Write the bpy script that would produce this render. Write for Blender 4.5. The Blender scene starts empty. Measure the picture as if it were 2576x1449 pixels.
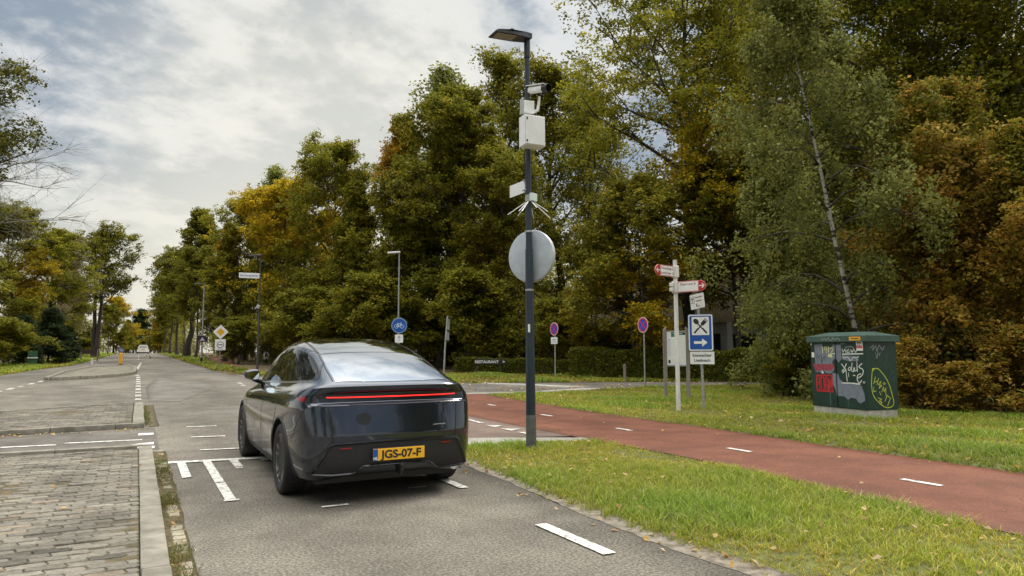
import bpy, bmesh, math, random
import numpy as np
from mathutils import Vector, Matrix
from mathutils.bvhtree import BVHTree
R = math.radians
C = bpy.context.scene.collection

# ---------------------------------------------------------------- camera
CAM_F, CAM_PITCH, CAM_ROLL, CAM_H, CAM_YAW = 1736.0, R(5.175), R(-0.164), 1.442, R(28.375)   # focal length in pixels of a 2576 wide picture
cam_data = bpy.data.cameras.new("camera")
cam = bpy.data.objects.new("camera", cam_data); C.objects.link(cam)
cam_data.sensor_width = 36.0
cam_data.lens = 36.0 * CAM_F / 2576.0
cam_data.clip_start = 0.05; cam_data.clip_end = 5000
cam.location = (0, 0, CAM_H)
cam.rotation_euler = (Matrix.Rotation(-CAM_YAW, 4, 'Z') @ Matrix.Rotation(R(90) + CAM_PITCH, 4, 'X') @ Matrix.Rotation(CAM_ROLL, 4, 'Z')).to_euler()
bpy.context.scene.camera = cam

# ---------------------------------------------------------------- sky, sun, exposure
SUN_AZ, SUN_EL = R(78), R(44)        # azimuth from +Y towards +X
sund = Vector((math.sin(SUN_AZ) * math.cos(SUN_EL), math.cos(SUN_AZ) * math.cos(SUN_EL), math.sin(SUN_EL)))
world = bpy.data.worlds.new("World"); bpy.context.scene.world = world
world.use_nodes = True
wt = world.node_tree; wt.nodes.clear()
def wn(t, **kw):
    n = wt.nodes.new(t)
    for k, v in kw.items(): setattr(n, k, v)
    return n
def wl(a, b): wt.links.new(a, b)
def wmath(op, a, b=None, c=None, clamp=False):
    n = wn('ShaderNodeMath', operation=op, use_clamp=clamp)
    for i, v in enumerate((a, b, c)):
        if v is None: continue
        if isinstance(v, (int, float)): n.inputs[i].default_value = v
        else: wl(v, n.inputs[i])
    return n.outputs[0]
def wmix(f, a, b):
    n = wn('ShaderNodeMix', data_type='RGBA')
    for s, v in ((n.inputs[0], f), (n.inputs[6], a), (n.inputs[7], b)):
        if isinstance(v, tuple): s.default_value = (*v, 1)
        elif isinstance(v, (int, float)): s.default_value = v
        else: wl(v, s)
    return n.outputs[2]
def wmap(v, a, b, c, d):
    n = wn('ShaderNodeMapRange', interpolation_type='SMOOTHSTEP')
    wl(v, n.inputs[0])
    for i, q in enumerate((a, b, c, d)): n.inputs[i + 1].default_value = q
    return n.outputs[0]
wtc = wn('ShaderNodeTexCoord')
wsep = wn('ShaderNodeSeparateXYZ'); wl(wtc.outputs['Generated'], wsep.inputs[0])
dz = wmath('MAXIMUM', wsep.outputs[2], 0.0)
inv = wmath('DIVIDE', 1.0, wmath('ADD', dz, 0.27))
wcomb = wn('ShaderNodeCombineXYZ')
wl(wmath('MULTIPLY', wsep.outputs[0], inv), wcomb.inputs[0]); wl(wmath('MULTIPLY', wsep.outputs[1], inv), wcomb.inputs[1])
def wnoise(scale, det, rough, off, sx=1.0):
    m = wn('ShaderNodeMapping'); wl(wcomb.outputs[0], m.inputs[0])
    m.inputs['Location'].default_value = off; m.inputs['Rotation'].default_value = (0, 0, R(-34)); m.inputs['Scale'].default_value = (sx, 1, 1)
    n = wn('ShaderNodeTexNoise'); wl(m.outputs[0], n.inputs['Vector'])
    n.inputs['Scale'].default_value = scale; n.inputs['Detail'].default_value = det; n.inputs['Roughness'].default_value = rough
    return n.outputs[0]
big = wnoise(1.15, 3, .5, (3.1, 1.7, 0), .9)
med = wnoise(3.9, 6, .58, (0.4, 6.2, 0), .95)
fine = wnoise(12.5, 5, .6, (9.4, 2.0, 0), .9)
cl = wmath('ADD', wmath('MULTIPLY', big, .42), wmath('ADD', wmath('MULTIPLY', med, .40), wmath('MULTIPLY', fine, .18)))
cl = wmap(cl, .455, .575, 0.0, 1.0)
cloud = wmix(cl, (.172, .208, .250), (.432, .438, .435))
low = wmap(wsep.outputs[2], .08, .29, 1.0, 0.0)             # the deck lies thinner and creamier towards the horizon
cloud = wmix(wmath('MULTIPLY', low, .80), cloud, (.455, .440, .37))
wdot = wn('ShaderNodeVectorMath', operation='DOT_PRODUCT'); wl(wtc.outputs['Generated'], wdot.inputs[0]); wdot.inputs[1].default_value = Vector((math.sin(R(14)) * math.cos(R(14)), math.cos(R(14)) * math.cos(R(14)), math.sin(R(14))))
glow = wmap(wdot.outputs['Value'], .93, 1.0, 0.0, 0.5)
cloud = wmix(glow, cloud, (.60, .565, .465))
zen = wmap(wsep.outputs[2], .50, .84, 1.0, 5.8)             # an overcast sky is brightest overhead
cloud = wmix(wmap(wsep.outputs[2], .5, .85, 0.0, .75), cloud, (.42, .398, .355))
cbg = wn('ShaderNodeBackground'); wl(cloud, cbg.inputs[0]); wl(zen, cbg.inputs[1])
sky = wn('ShaderNodeTexSky', sky_type='NISHITA'); sky.sun_disc = False
sky.sun_elevation = SUN_EL; sky.sun_rotation = SUN_AZ
sbg = wn('ShaderNodeBackground'); wl(sky.outputs[0], sbg.inputs[0]); sbg.inputs[1].default_value = 0.06
wmx = wn('ShaderNodeMixShader'); wmx.inputs[0].default_value = 0.94
wl(sbg.outputs[0], wmx.inputs[1]); wl(cbg.outputs[0], wmx.inputs[2])
wout = wn('ShaderNodeOutputWorld'); wl(wmx.outputs[0], wout.inputs[0])
ld = bpy.data.lights.new("sun", 'SUN'); ld.energy = 1.5; ld.angle = R(16); ld.color = (1, .95, .86)
lo = bpy.data.objects.new("sun", ld); C.objects.link(lo)
lo.rotation_euler = sund.to_track_quat('Z', 'Y').to_euler()
vs = bpy.context.scene.view_settings
vs.view_transform = 'Standard'; vs.look = 'None'; vs.exposure = 0.88; vs.gamma = 1.0; vs.use_curve_mapping = False
bpy.context.scene.cycles.max_bounces = 8
bpy.context.scene.cycles.transparent_max_bounces = 8

# ---------------------------------------------------------------- terrain height and picture measurements
_ys = np.array([-100, 15, 22, 30, 44, 53, 67, 100, 148, 190, 260, 400, 900.]); _zs = np.array([0, 0, .07, .2, .40, .49, .62, .9, 1.15, 1.0, 0.2, -2, -4.])
_ty = np.arange(-120, 900, 1.0)
_tz = np.mean([np.interp(_ty + o, _ys, _zs) for o in np.linspace(-6, 6, 13)], axis=0)
def hh(y): return np.interp(y, _ty, _tz)
def h(x, y): return float(np.interp(y, _ty, _tz))
def at(px, depth, pxrow=884):
    """ground point that lies in picture column px at the given depth along the view (metres)"""
    u = (px - 1288) / CAM_F; v = (pxrow - 724.5) / CAM_F
    fz = math.cos(CAM_PITCH) + v * math.sin(CAM_PITCH)
    X = u / fz * depth
    cy, sy = math.cos(CAM_YAW), math.sin(CAM_YAW)
    x, y = X * cy + depth * sy, -X * sy + depth * cy
    return x, y, h(x, y)
def top_z(py, depth):
    """height above datum seen in picture row py at that depth"""
    v = (py - 724.5) / CAM_F
    return CAM_H + depth * (math.sin(CAM_PITCH) - v * math.cos(CAM_PITCH)) / (math.cos(CAM_PITCH) + v * math.sin(CAM_PITCH))

# ---------------------------------------------------------------- object helpers
def face_cam(x, y, turn=0.0):
    """heading that turns a front (-y) towards the viewer, plus a turn in degrees"""
    return -math.atan2(x, y) + R(turn)
def tag(o, label=None, cat=None, group=None, kind=None):
    if label: o['label'] = label
    if cat: o['category'] = cat
    if group: o['group'] = group
    if kind: o['kind'] = kind
    return o
def thing(name, label, cat, loc=(0, 0, 0), rz=0, group=None):
    o = bpy.data.objects.new(name, None); C.objects.link(o)
    o.location = loc; o.rotation_euler = (0, 0, rz); o.empty_display_size = .2
    return tag(o, label, cat, group)
def copy_thing(root, loc, rz, label, scale=None, group=None):
    r = root.copy(); C.objects.link(r); r.location = loc; r.rotation_euler = (0, 0, rz)
    if scale: r.scale = scale
    r['label'] = label
    if group: r['group'] = group
    for ch in list(root.children):
        c = ch.copy(); C.objects.link(c); c.parent = r
        for g in list(ch.children):
            d = g.copy(); C.objects.link(d); d.parent = c
    return r
class MB:
    """collects shapes and links them as ONE mesh object"""
    def __init__(s): s.v = []; s.f = []; s.m = []; s.mi = 0
    def add(s, vs, fs):
        b = len(s.v); s.v += [tuple(p) for p in vs]; s.f += [tuple(b + i for i in f) for f in fs]; s.m += [s.mi] * len(fs)
        return s
    def box(s, c, size, rot=None, bev=0.0):
        x, y, z = (q / 2 for q in size); M = rot if rot is not None else Matrix.Identity(3)
        if bev <= 0:
            P = [Vector((a * x, b * y, d * z)) for a in (-1, 1) for b in (-1, 1) for d in (-1, 1)]
            F = [(0, 1, 3, 2), (4, 6, 7, 5), (0, 4, 5, 1), (2, 3, 7, 6), (0, 2, 6, 4), (1, 5, 7, 3)]
        else:
            bm = bmesh.new(); bmesh.ops.create_cube(bm, size=1)
            for q in bm.verts: q.co = (q.co.x * size[0], q.co.y * size[1], q.co.z * size[2])
            bmesh.ops.bevel(bm, geom=bm.edges[:], offset=bev, segments=2, affect='EDGES', profile=.5)
            bm.verts.ensure_lookup_table(); P = [q.co.copy() for q in bm.verts]; F = [tuple(q.index for q in f.verts) for f in bm.faces]; bm.free()
        c = Vector(c); return s.add([M @ p + c for p in P], F)
    def tube(s, pts, r, n=8, cap=True):
        pts = [Vector(p) for p in pts]; rs = r if isinstance(r, (list, tuple)) else [r] * len(pts)
        V = []; F = []; ref = None
        for i, p in enumerate(pts):
            t = (pts[min(i + 1, len(pts) - 1)] - pts[max(i - 1, 0)]).normalized()
            if ref is None: ref = Vector((1, 0, 0)) if abs(t.x) < .8 else Vector((0, 1, 0))
            a = (ref - t * ref.dot(t)).normalized(); b = t.cross(a); ref = a
            V += [p + (a * math.cos(2 * math.pi * k / n) + b * math.sin(2 * math.pi * k / n)) * rs[i] for k in range(n)]
        for i in range(len(pts) - 1):
            for k in range(n):
                F.append((i * n + k, i * n + (k + 1) % n, (i + 1) * n + (k + 1) % n, (i + 1) * n + k))
        if cap: F += [tuple(range(n - 1, -1, -1)), tuple(range((len(pts) - 1) * n, len(pts) * n))]
        return s.add(V, F)
    def lathe(s, prof, n=32, M=None):
        """profile of (radius, height) turned round z"""
        M = M or Matrix.Identity(4); V = []; F = []
        for r, z in prof: V += [M @ Vector((r * math.cos(2 * math.pi * k / n), r * math.sin(2 * math.pi * k / n), z)) for k in range(n)]
        for i in range(len(prof) - 1):
            for k in range(n): F.append((i * n + k, i * n + (k + 1) % n, (i + 1) * n + (k + 1) % n, (i + 1) * n + k))
        if prof[0][0] > 1e-4: F.append(tuple(range(n - 1, -1, -1)))
        if prof[-1][0] > 1e-4: F.append(tuple(range((len(prof) - 1) * n, len(prof) * n)))
        return s.add(V, F)
    def prism(s, poly, t, M=None):
        """2D outline (x,z) given thickness t along y (front at y=-t/2)"""
        M = M or Matrix.Identity(4); n = len(poly)
        V = [M @ Vector((a, -t / 2, b)) for a, b in poly] + [M @ Vector((a, t / 2, b)) for a, b in poly]
        F = [tuple(range(n)), tuple(range(2 * n - 1, n - 1, -1))] + [(i, i + n, (i + 1) % n + n, (i + 1) % n) for i in range(n)]
        return s.add(V, F)
    def build(s, name, mats, parent=None, smooth=False, label=None):
        me = bpy.data.meshes.new(name); me.from_pydata(s.v, [], s.f)
        mats = mats if isinstance(mats, (list, tuple)) else [mats]
        for m in mats: me.materials.append(m)
        if len(mats) > 1: me.polygons.foreach_set('material_index', s.m)
        bm = bmesh.new(); bm.from_mesh(me); bmesh.ops.recalc_face_normals(bm, faces=bm.faces); bm.to_mesh(me); bm.free()
        if smooth:
            me.shade_smooth(); me.set_sharp_from_angle(angle=R(38))
        o = bpy.data.objects.new(name, me); C.objects.link(o)
        if parent: o.parent = parent
        if label: o['label'] = label
        return o
def np_mesh(name, V, F, mat, col=None, smooth=False, parent=None):
    """fast mesh from numpy arrays: V (n,3), F (m,k)"""
    me = bpy.data.meshes.new(name); n, (m, k) = len(V), F.shape
    me.vertices.add(n); me.vertices.foreach_set('co', np.ascontiguousarray(V, np.float32).ravel())
    me.loops.add(m * k); me.loops.foreach_set('vertex_index', np.ascontiguousarray(F, np.int32).ravel())
    me.polygons.add(m); me.polygons.foreach_set('loop_start', np.arange(0, m * k, k, dtype=np.int32))
    if smooth: me.polygons.foreach_set('use_smooth', np.ones(m, bool))
    me.update(calc_edges=True)
    if col is not None:
        a = me.color_attributes.new('col', 'FLOAT_COLOR', 'POINT')
        a.data.foreach_set('color', np.ascontiguousarray(np.c_[col, np.ones(len(col))], np.float32).ravel())
    me.materials.append(mat)
    if name is None: return me
    o = bpy.data.objects.new(name, me); C.objects.link(o)
    if parent: o.parent = parent
    return o
def text_obj(name, txt, size, mat, parent, M, align='CENTER', depth=.002, bold=0.0, sx=1.0):
    cu = bpy.data.curves.new('t', 'FONT'); cu.body = txt; cu.size = size; cu.align_x = align; cu.align_y = 'CENTER'; cu.extrude = depth; cu.offset = bold
    tmp = bpy.data.objects.new('t', cu); C.objects.link(tmp)
    dg = bpy.context.evaluated_depsgraph_get()
    me = bpy.data.meshes.new_from_object(tmp.evaluated_get(dg)); bpy.data.objects.remove(tmp)
    me.transform(M @ Matrix.Diagonal((sx, 1, 1, 1)))
    me.materials.clear(); me.materials.append(mat); me.name = name
    o = bpy.data.objects.new(name, me); C.objects.link(o); o.parent = parent
    return o
FACE = Matrix.Rotation(R(90), 4, 'X')      # text standing upright, read from -y

# ---------------------------------------------------------------- materials
def mat(name, col, rough=.6, metal=0.0, spec=.5, var=0.0, vscale=8.0, bump=0.0, bscale=60.0, coat=0.0, col2=None, emit=None, estr=0.0, stretch=(1, 1, 1), rvar=0.0):
    m = bpy.data.materials.new(name); m.use_nodes = True
    nt = m.node_tree; b = nt.nodes['Principled BSDF']
    b.inputs['Roughness'].default_value = rough; b.inputs['Metallic'].default_value = metal
    b.inputs['Specular IOR Level'].default_value = spec
    b.inputs['Coat Weight'].default_value = coat; b.inputs['Coat Roughness'].default_value = .03
    b.inputs['Base Color'].default_value = (*col, 1)
    tc = nt.nodes.new('ShaderNodeTexCoord'); mp = nt.nodes.new('ShaderNodeMapping'); nt.links.new(tc.outputs['Object'], mp.inputs[0]); mp.inputs['Scale'].default_value = stretch
    if var > 0 or col2:
        nz = nt.nodes.new('ShaderNodeTexNoise'); nt.links.new(mp.outputs[0], nz.inputs['Vector']); nz.inputs['Scale'].default_value = vscale; nz.inputs['Detail'].default_value = 5; nz.inputs['Roughness'].default_value = .6
        rp = nt.nodes.new('ShaderNodeValToRGB'); nt.links.new(nz.outputs[0], rp.inputs[0])
        c2 = col2 or tuple(min(1, c * (1 + var)) for c in col); c1 = col if col2 else tuple(c * (1 - var) for c in col)
        rp.color_ramp.elements[0].position = .35; rp.color_ramp.elements[0].color = (*c1, 1)
        rp.color_ramp.elements[1].position = .68; rp.color_ramp.elements[1].color = (*c2, 1)
        nt.links.new(rp.outputs[0], b.inputs['Base Color'])
        if rvar > 0:
            mr = nt.nodes.new('ShaderNodeMapRange'); nt.links.new(nz.outputs[0], mr.inputs[0]); mr.inputs[1].default_value = .3; mr.inputs[2].default_value = .7
            mr.inputs[3].default_value = max(0, rough - rvar); mr.inputs[4].default_value = min(1, rough + rvar); nt.links.new(mr.outputs[0], b.inputs['Roughness'])
    if bump > 0:
        n2 = nt.nodes.new('ShaderNodeTexNoise'); nt.links.new(mp.outputs[0], n2.inputs['Vector']); n2.inputs['Scale'].default_value = bscale; n2.inputs['Detail'].default_value = 4
        bp = nt.nodes.new('ShaderNodeBump'); bp.inputs['Strength'].default_value = bump; bp.inputs['Distance'].default_value = .02
        nt.links.new(n2.outputs[0], bp.inputs['Height']); nt.links.new(bp.outputs[0], b.inputs['Normal'])
    if emit: b.inputs['Emission Color'].default_value = (*emit, 1); b.inputs['Emission Strength'].default_value = estr
    return m
M_white = mat('white_enamel', (.72, .73, .72), .45, var=.06, vscale=5)
M_black = mat('black_plastic', (.012, .012, .013), .5)
M_blackprint = mat('black_print', (.02, .02, .02), .6)
M_blue = mat('sign_blue', (.008, .075, .33), .4, var=.08)
M_red = mat('sign_red', (.5, .02, .02), .4)
M_yellow = mat('sign_yellow', (.72, .36, .02), .45, var=.05)
M_galv = mat('galvanised_steel', (.38, .39, .38), .45, metal=.6, var=.2, vscale=20, rvar=.1)
M_alu = mat('sign_back', (.42, .43, .42), .5, metal=.3, var=.12, vscale=7)
M_polewhite = mat('white_pole_paint', (.62, .62, .58), .5, var=.15, vscale=12, stretch=(1, 1, .3))
M_wood = mat('weathered_wood', (.16, .135, .11), .85, col2=(.27, .24, .2), vscale=9, stretch=(1, 1, .08), bump=.4, bscale=30)
M_darkwood = mat('dark_wood', (.03, .022, .015), .8, var=.4, vscale=9)
M_concrete = mat('concrete', (.13, .12, .095), .92, col2=(.25, .232, .19), vscale=6, bump=.35, bscale=90)
M_anthracite = mat('anthracite_pole_paint', (.018, .030, .042), .38, var=.25, vscale=6, stretch=(1, 1, .2))
M_polebase = mat('grey_pole_base', (.09, .095, .09), .6, var=.3, vscale=9)
# ================================================================ ground, roads, islands, markings
def road_mat(name, c1, c2, speck=.5, big=.12, spk_scale=260, tint=None):
    """tarmac: fine stone speckle, broad worn and damp patches"""
    m = bpy.data.materials.new(name); m.use_nodes = True; nt = m.node_tree; b = nt.nodes['Principled BSDF']
    b.inputs['Roughness'].default_value = .88; b.inputs['Specular IOR Level'].default_value = .3
    tc = nt.nodes.new('ShaderNodeTexCoord')
    def noise(sc, det, ro=.6, st=(1, 1, 1)):
        mp = nt.nodes.new('ShaderNodeMapping'); nt.links.new(tc.outputs['Object'], mp.inputs[0]); mp.inputs['Scale'].default_value = st
        n = nt.nodes.new('ShaderNodeTexNoise'); nt.links.new(mp.outputs[0], n.inputs['Vector']); n.inputs['Scale'].default_value = sc; n.inputs['Detail'].default_value = det; n.inputs['Roughness'].default_value = ro; return n.outputs[0]
    def ramp(v, p0, a, p1, c):
        r = nt.nodes.new('ShaderNodeValToRGB'); nt.links.new(v, r.inputs[0]); e = r.color_ramp.elements
        e[0].position = p0; e[0].color = (*a, 1); e[1].position = p1; e[1].color = (*c, 1); return r.outputs[0]
    def mul(a, b_, f=1.0):
        x = nt.nodes.new('ShaderNodeMix'); x.data_type = 'RGBA'; x.blend_type = 'MULTIPLY'; x.inputs[0].default_value = f; nt.links.new(a, x.inputs[6]); nt.links.new(b_, x.inputs[7]); return x.outputs[2]
    base = ramp(noise(.35, 6, .6, (1, .35, 1)), .36, c1, .64, c2)
    sp1 = ramp(noise(spk_scale * .17, 3, .75), .40, (1 - speck,) * 3, .62, (1 + speck * .55,) * 3)
    sp2 = ramp(noise(spk_scale * .75, 2, .7), .36, (1 - speck * .9,) * 3, .64, (1 + speck * .5,) * 3)
    st = ramp(noise(1.1, 6, .68), .40, (.76, .75, .74), .60, (1.10, 1.09, 1.08))
    c = mul(mul(mul(base, sp1), sp2), st)
    nt.links.new(c, b.inputs['Base Color'])
    bp = nt.nodes.new('ShaderNodeBump'); bp.inputs['Strength'].default_value = .35; bp.inputs['Distance'].default_value = .01
    nt.links.new(noise(spk_scale * .5, 3, .7), bp.inputs['Height']); nt.links.new(bp.outputs[0], b.inputs['Normal'])
    return m
M_asph = road_mat('tarmac', (.128, .115, .095), (.225, .206, .172), .55)
M_asphold = road_mat('old_tarmac', (.13, .12, .105), (.20, .185, .16), .3)
M_asphdark = road_mat('dark_tarmac', (.105, .095, .085), (.16, .15, .13), .3)
M_asphred = road_mat('reddish_tarmac', (.15, .105, .085), (.21, .155, .125), .3)
M_red_path = road_mat('red_tarmac', (.138, .051, .029), (.198, .078, .045), .30, spk_scale=300)
M_conc = road_mat('pale_concrete', (.30, .285, .255), (.42, .40, .36), .22)
M_litter = mat('leaf_litter', (.045, .04, .014), 1.0, col2=(.13, .085, .035), vscale=1.6, bump=.6, bscale=22)
M_soil = mat('verge_soil', (.05, .05, .015), 1.0, col2=(.12, .12, .03), vscale=3.5, bump=.5, bscale=40)
M_gutter = mat('gutter_brown', (.045, .042, .020), 1.0, col2=(.13, .095, .045), vscale=9, bump=.6, bscale=70)
def paintmark():
    m = mat('road_paint', (.66, .65, .60), .65)
    nt = m.node_tree; b = nt.nodes['Principled BSDF']; tc = nt.nodes.new('ShaderNodeTexCoord')
    n = nt.nodes.new('ShaderNodeTexNoise'); nt.links.new(tc.outputs['Object'], n.inputs['Vector']); n.inputs['Scale'].default_value = 16; n.inputs['Detail'].default_value = 8; n.inputs['Roughness'].default_value = .75
    r = nt.nodes.new('ShaderNodeValToRGB'); nt.links.new(n.outputs[0], r.inputs[0]); e = r.color_ramp.elements
    e[0].position = .40; e[0].color = (.20, .19, .17, 1); e[1].position = .53; e[1].color = (.64, .63, .58, 1); nt.links.new(r.outputs[0], b.inputs['Base Color'])
    return m
M_mark = paintmark(); M_markworn = paintmark(); M_markworn.name = 'worn_road_paint'
for _n in M_markworn.node_tree.nodes:
    if _n.type == 'VALTORGB': _n.color_ramp.elements[0].position = .42; _n.color_ramp.elements[1].position = .60; _n.color_ramp.elements[1].color = (.52, .50, .45, 1)
def sheet(name, P0, P1, nv, off, m, kind='structure', z0=None):
    """ruled sheet between two plan curves, following the terrain"""
    P0 = np.array(P0, float); P1 = np.array(P1, float); n = len(P0)
    t = np.linspace(0, 1, nv + 1)[None, :, None]
    P = P0[:, None, :] * (1 - t) + P1[:, None, :] * t
    V = np.concatenate([P, (hh(P[..., 1]) + off)[..., None]], -1).reshape(-1, 3)
    i = np.arange(n - 1)[:, None] * (nv + 1) + np.arange(nv)[None]
    F = np.stack([i, i + 1, i + nv + 2, i + nv + 1], -1).reshape(-1, 4)
    A = V[F[0]]; nz = np.cross(A[1] - A[0], A[2] - A[0])[2]
    if nz < 0: F = F[:, ::-1]
    # turned-down rim so that no edge floats
    rim = np.r_[np.arange(0, n) * (nv + 1), (n - 1) * (nv + 1) + np.arange(1, nv + 1), np.arange(n - 2, -1, -1) * (nv + 1) + nv, np.arange(nv - 1, 0, -1)]
    b = len(V); V = np.r_[V, V[rim] - np.array([0, 0, .06])]; k = np.arange(len(rim)); k2 = (k + 1) % len(rim)
    F = np.r_[F, np.stack([rim[k], b + k, b + k2, rim[k2]], -1)]
    o = np_mesh(name, V, F, m)
    return tag(o, kind=kind)
def resample(pts, step=.5):
    pts = np.array(pts, float); d = np.r_[0, np.cumsum(np.hypot(*np.diff(pts, axis=0).T))]
    s = np.linspace(0, d[-1], max(2, int(d[-1] / step) + 1)); return np.c_[np.interp(s, d, pts[:, 0]), np.interp(s, d, pts[:, 1])]
def two(a, b, step=.5):
    a, b = resample(a, step), resample(b, step); n = max(len(a), len(b))
    f = lambda p: np.c_[np.interp(np.linspace(0, 1, n), np.linspace(0, 1, len(p)), p[:, 0]), np.interp(np.linspace(0, 1, n), np.linspace(0, 1, len(p)), p[:, 1])]
    return f(a), f(b)
# ground out to the horizon
gx = np.r_[-900, -500, -300, -200, np.arange(-150, 151, 6), 200, 300, 500, 900.]; gy = np.r_[-500, -250, -120, np.arange(-60, 260, 4), 300, 340, 400, 500, 700, 900.]
X, Y = np.meshgrid(gx, gy); V = np.c_[X.ravel(), Y.ravel(), (hh(Y) - .03).ravel()]; nx = len(gx)
i = np.arange(len(gy) - 1)[:, None] * nx + np.arange(nx - 1)[None]; F = np.stack([i, i + 1, i + nx + 1, i + nx], -1).reshape(-1, 4)
tag(np_mesh('ground', V, F, M_litter), kind='structure')
# main road
Yr = np.r_[np.arange(-70, 60, .5), np.arange(60, 280, 2.)]
def xl(y): return np.interp(y, [-70, 10, 33, 40, 48, 55, 95, 280], [-7.0, -7.0, -6.6, -5.6, -4.9, -3.9, -3.2, -3.2])
def xr(y): return np.interp(y, [-70, 3, 4, 5.5, 7, 8.3, 9.6, 10.4, 36, 39.5, 57, 84, 280], [3.55, 3.54, 3.50, 3.53, 3.66, 3.75, 4.0, 4.4, 4.4, 3.75, 3.5, 3.3, 3.3])
a, b = np.c_[xl(Yr), Yr], np.c_[xr(Yr), Yr]
sheet('road', a, b, 12, 0.0, M_asph)
# side road and junction mouth
a, b = two([(4.3, 37.5), (5.4, 33), (7.2, 29.2), (9.5, 26.6), (12.2, 25.2), (15.2, 24.3), (20.9, 22.3), (34, 17), (70, 2)], [(4.3, 20.0), (5.5, 20.2), (7.0, 20.4), (8.6, 20.5), (11.4, 20.1), (14.2, 20.9), (18.8, 20.6), (32, 14.6), (68, 0)])
sheet('side_road', a, b, 8, .004, M_asphold)
a, b = two([(-6.5, 19), (-14, 15), (-40, 5)], [(-6.2, 33), (-14, 29), (-40, 19)])
sheet('side_road', a, b, 6, -.004, M_asph)
# red cycle crossing and path
a, b = two([(4.0, 10.6), (4.4, 13), (4.4, 16), (4.4, 20.0)], [(6.5, 9.9), (6.5, 12), (6.5, 16), (6.5, 20.2)])
sheet('cycle_crossing', a, b, 6, .004, M_asphred)
def pxn(y): return np.interp(y, [-30, 0, 2.9, 3.9, 5.4, 7.4, 9.4, 12, 22], [5.6, 5.9, 6.05, 6.18, 6.43, 6.56, 6.48, 6.45, 6.45])
def pxf(y): return np.interp(y, [-30, 0, 4.4, 6.9, 9.5, 13.2, 19.0, 22], [8.8, 8.95, 9.1, 9.15, 9.33, 9.32, 9.66, 9.9])
Yp = np.arange(-30, 20.6, .25)
sheet('cycle_path', np.c_[pxn(Yp), Yp], np.c_[pxf(Yp), Yp], 8, .008, M_red_path)
a, b = two([(6.2, 39), (6.0, 50), (6.6, 60), (8, 72), (10, 90)], [(4.6, 37.6), (4.7, 52), (5.1, 62), (6.2, 74), (8, 92)])
sheet('cycle_path', b, a, 4, .02, M_red_path)
# red path beside the far bend, with pale kerb line
a, b = two([(3.9, 37.2), (6.3, 37.0), (12, 36)], [(5.0, 38.2), (7.2, 38.6), (12, 39)])
sheet('cycle_path', a, b, 4, .012, M_red_path)
a, b = two([(3.75, 9.15), (4.1, 9.75), (5.2, 9.62), (6.5, 9.30)], [(3.95, 10.4), (4.3, 10.75), (5.3, 10.3), (6.5, 9.62)])
sheet('concrete_strip', a, b, 3, .012, M_conc)
a, b = two([(6.3, 20.1), (8.0, 20.25), (9.8, 20.1), (11.8, 19.75), (14, 20.4), (16.4, 20.55)], [(6.3, 20.6), (8.0, 20.75), (9.9, 20.7), (11.8, 20.45), (14, 20.95), (16.4, 20.72)])
sheet('concrete_strip', a, b, 2, .013, M_conc)
a, b = two([(12.0, 25.0), (13.2, 23.6), (13.9, 21.6)], [(12.9, 24.7), (14.2, 23.2), (15.2, 21.6)])
sheet('speed_hump', a, b, 3, .014, M_conc)
# cycle track between the two islands and worn tarmac patches
a, b = two([(-8, 11.6), (-2, 11.62), (.34, 11.55)], [(-8, 13.9), (-2, 14.3), (.34, 14.75)])
sheet('cycle_crossing', a, b, 6, .004, M_asphdark)
a, b = two([(1.05, 21.0), (1.8, 24.0), (2.6, 27.4), (2.4, 30), (1.9, 33)], [(.3, 21.6), (.3, 25), (.3, 28), (.5, 31), (.7, 33.5)])
sheet('road_repair', a, b, 6, .005, M_asphold)
# gravelly edge between tarmac and verge
Ye = np.arange(-12, 9.2, .1); rng = np.random.default_rng(5); wob = np.convolve(rng.normal(0, .06, len(Ye) + 8), np.ones(9) / 9, 'valid')
sheet('road_edge', np.c_[xr(Ye) - .02 + wob, Ye], np.c_[xr(Ye) + .22 + wob * .5, Ye], 2, .004, mat('sandy_edge', (.09, .075, .05), 1.0, col2=(.24, .21, .17), vscale=11, bump=.4, bscale=60))
# ---- markings
marks = MB()
def quad(pts, off=.011):
    marks.add([(x, y, h(x, y) + off) for x, y in pts], [tuple(range(len(pts)))])
def rect(x0, y0, x1, y1, off=.011): quad([(x0, y0), (x1, y0), (x1, y1), (x0, y1)], off)
def done(name, m=None):
    global marks
    o = marks.build(name, m or M_mark); tag(o, kind='structure'); marks = MB()
# hatched bar box behind the car
quad([(.40, 10.04), (1.72, 9.86), (3.5, 9.7), (3.5, 9.86), (1.72, 10.03), (.40, 10.21)])
for x0, y0, y1 in ((.50, 8.83, 10.09), (.80, 8.35, 10.07), (.80, 7.33, 8.30), (1.12, 9.35, 10.0), (1.50, 9.72, 9.95), (1.78, 8.7, 9.3), (2.05, 8.1, 9.7), (2.45, 8.4, 9.7), (2.8, 8.9, 9.7)):
    rect(x0, y0, x0 + .10, y1)
rect(.785, 7.27, .925, 7.33); rect(1.12, 9.2, 1.20, 9.3)
rect(3.02, 6.75, 3.12, 7.9); rect(2.94, 4.1, 3.05, 5.06); rect(2.92, 1.0, 3.03, 2.6)
rect(1.55, 6.55, 1.8, 6.6); rect(2.55, 7.0, 2.75, 7.05)
done('road_marking')
for y, x0, x1 in ((14.5, .86, 1.38), (12.78, .84, 1.36), (11.1, .85, 1.40)): quad([(x0, y + .03), (x1, y - .07), (x1, y + .02), (x0, y + .12)])
done('road_marking')
rect(.06, 13.5, .30, 13.85); quad([(-.05, 12.30), (.27, 12.16), (.28, 12.48)]); quad([(-.08, 11.86), (.27, 11.68), (.29, 12.0)])
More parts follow.
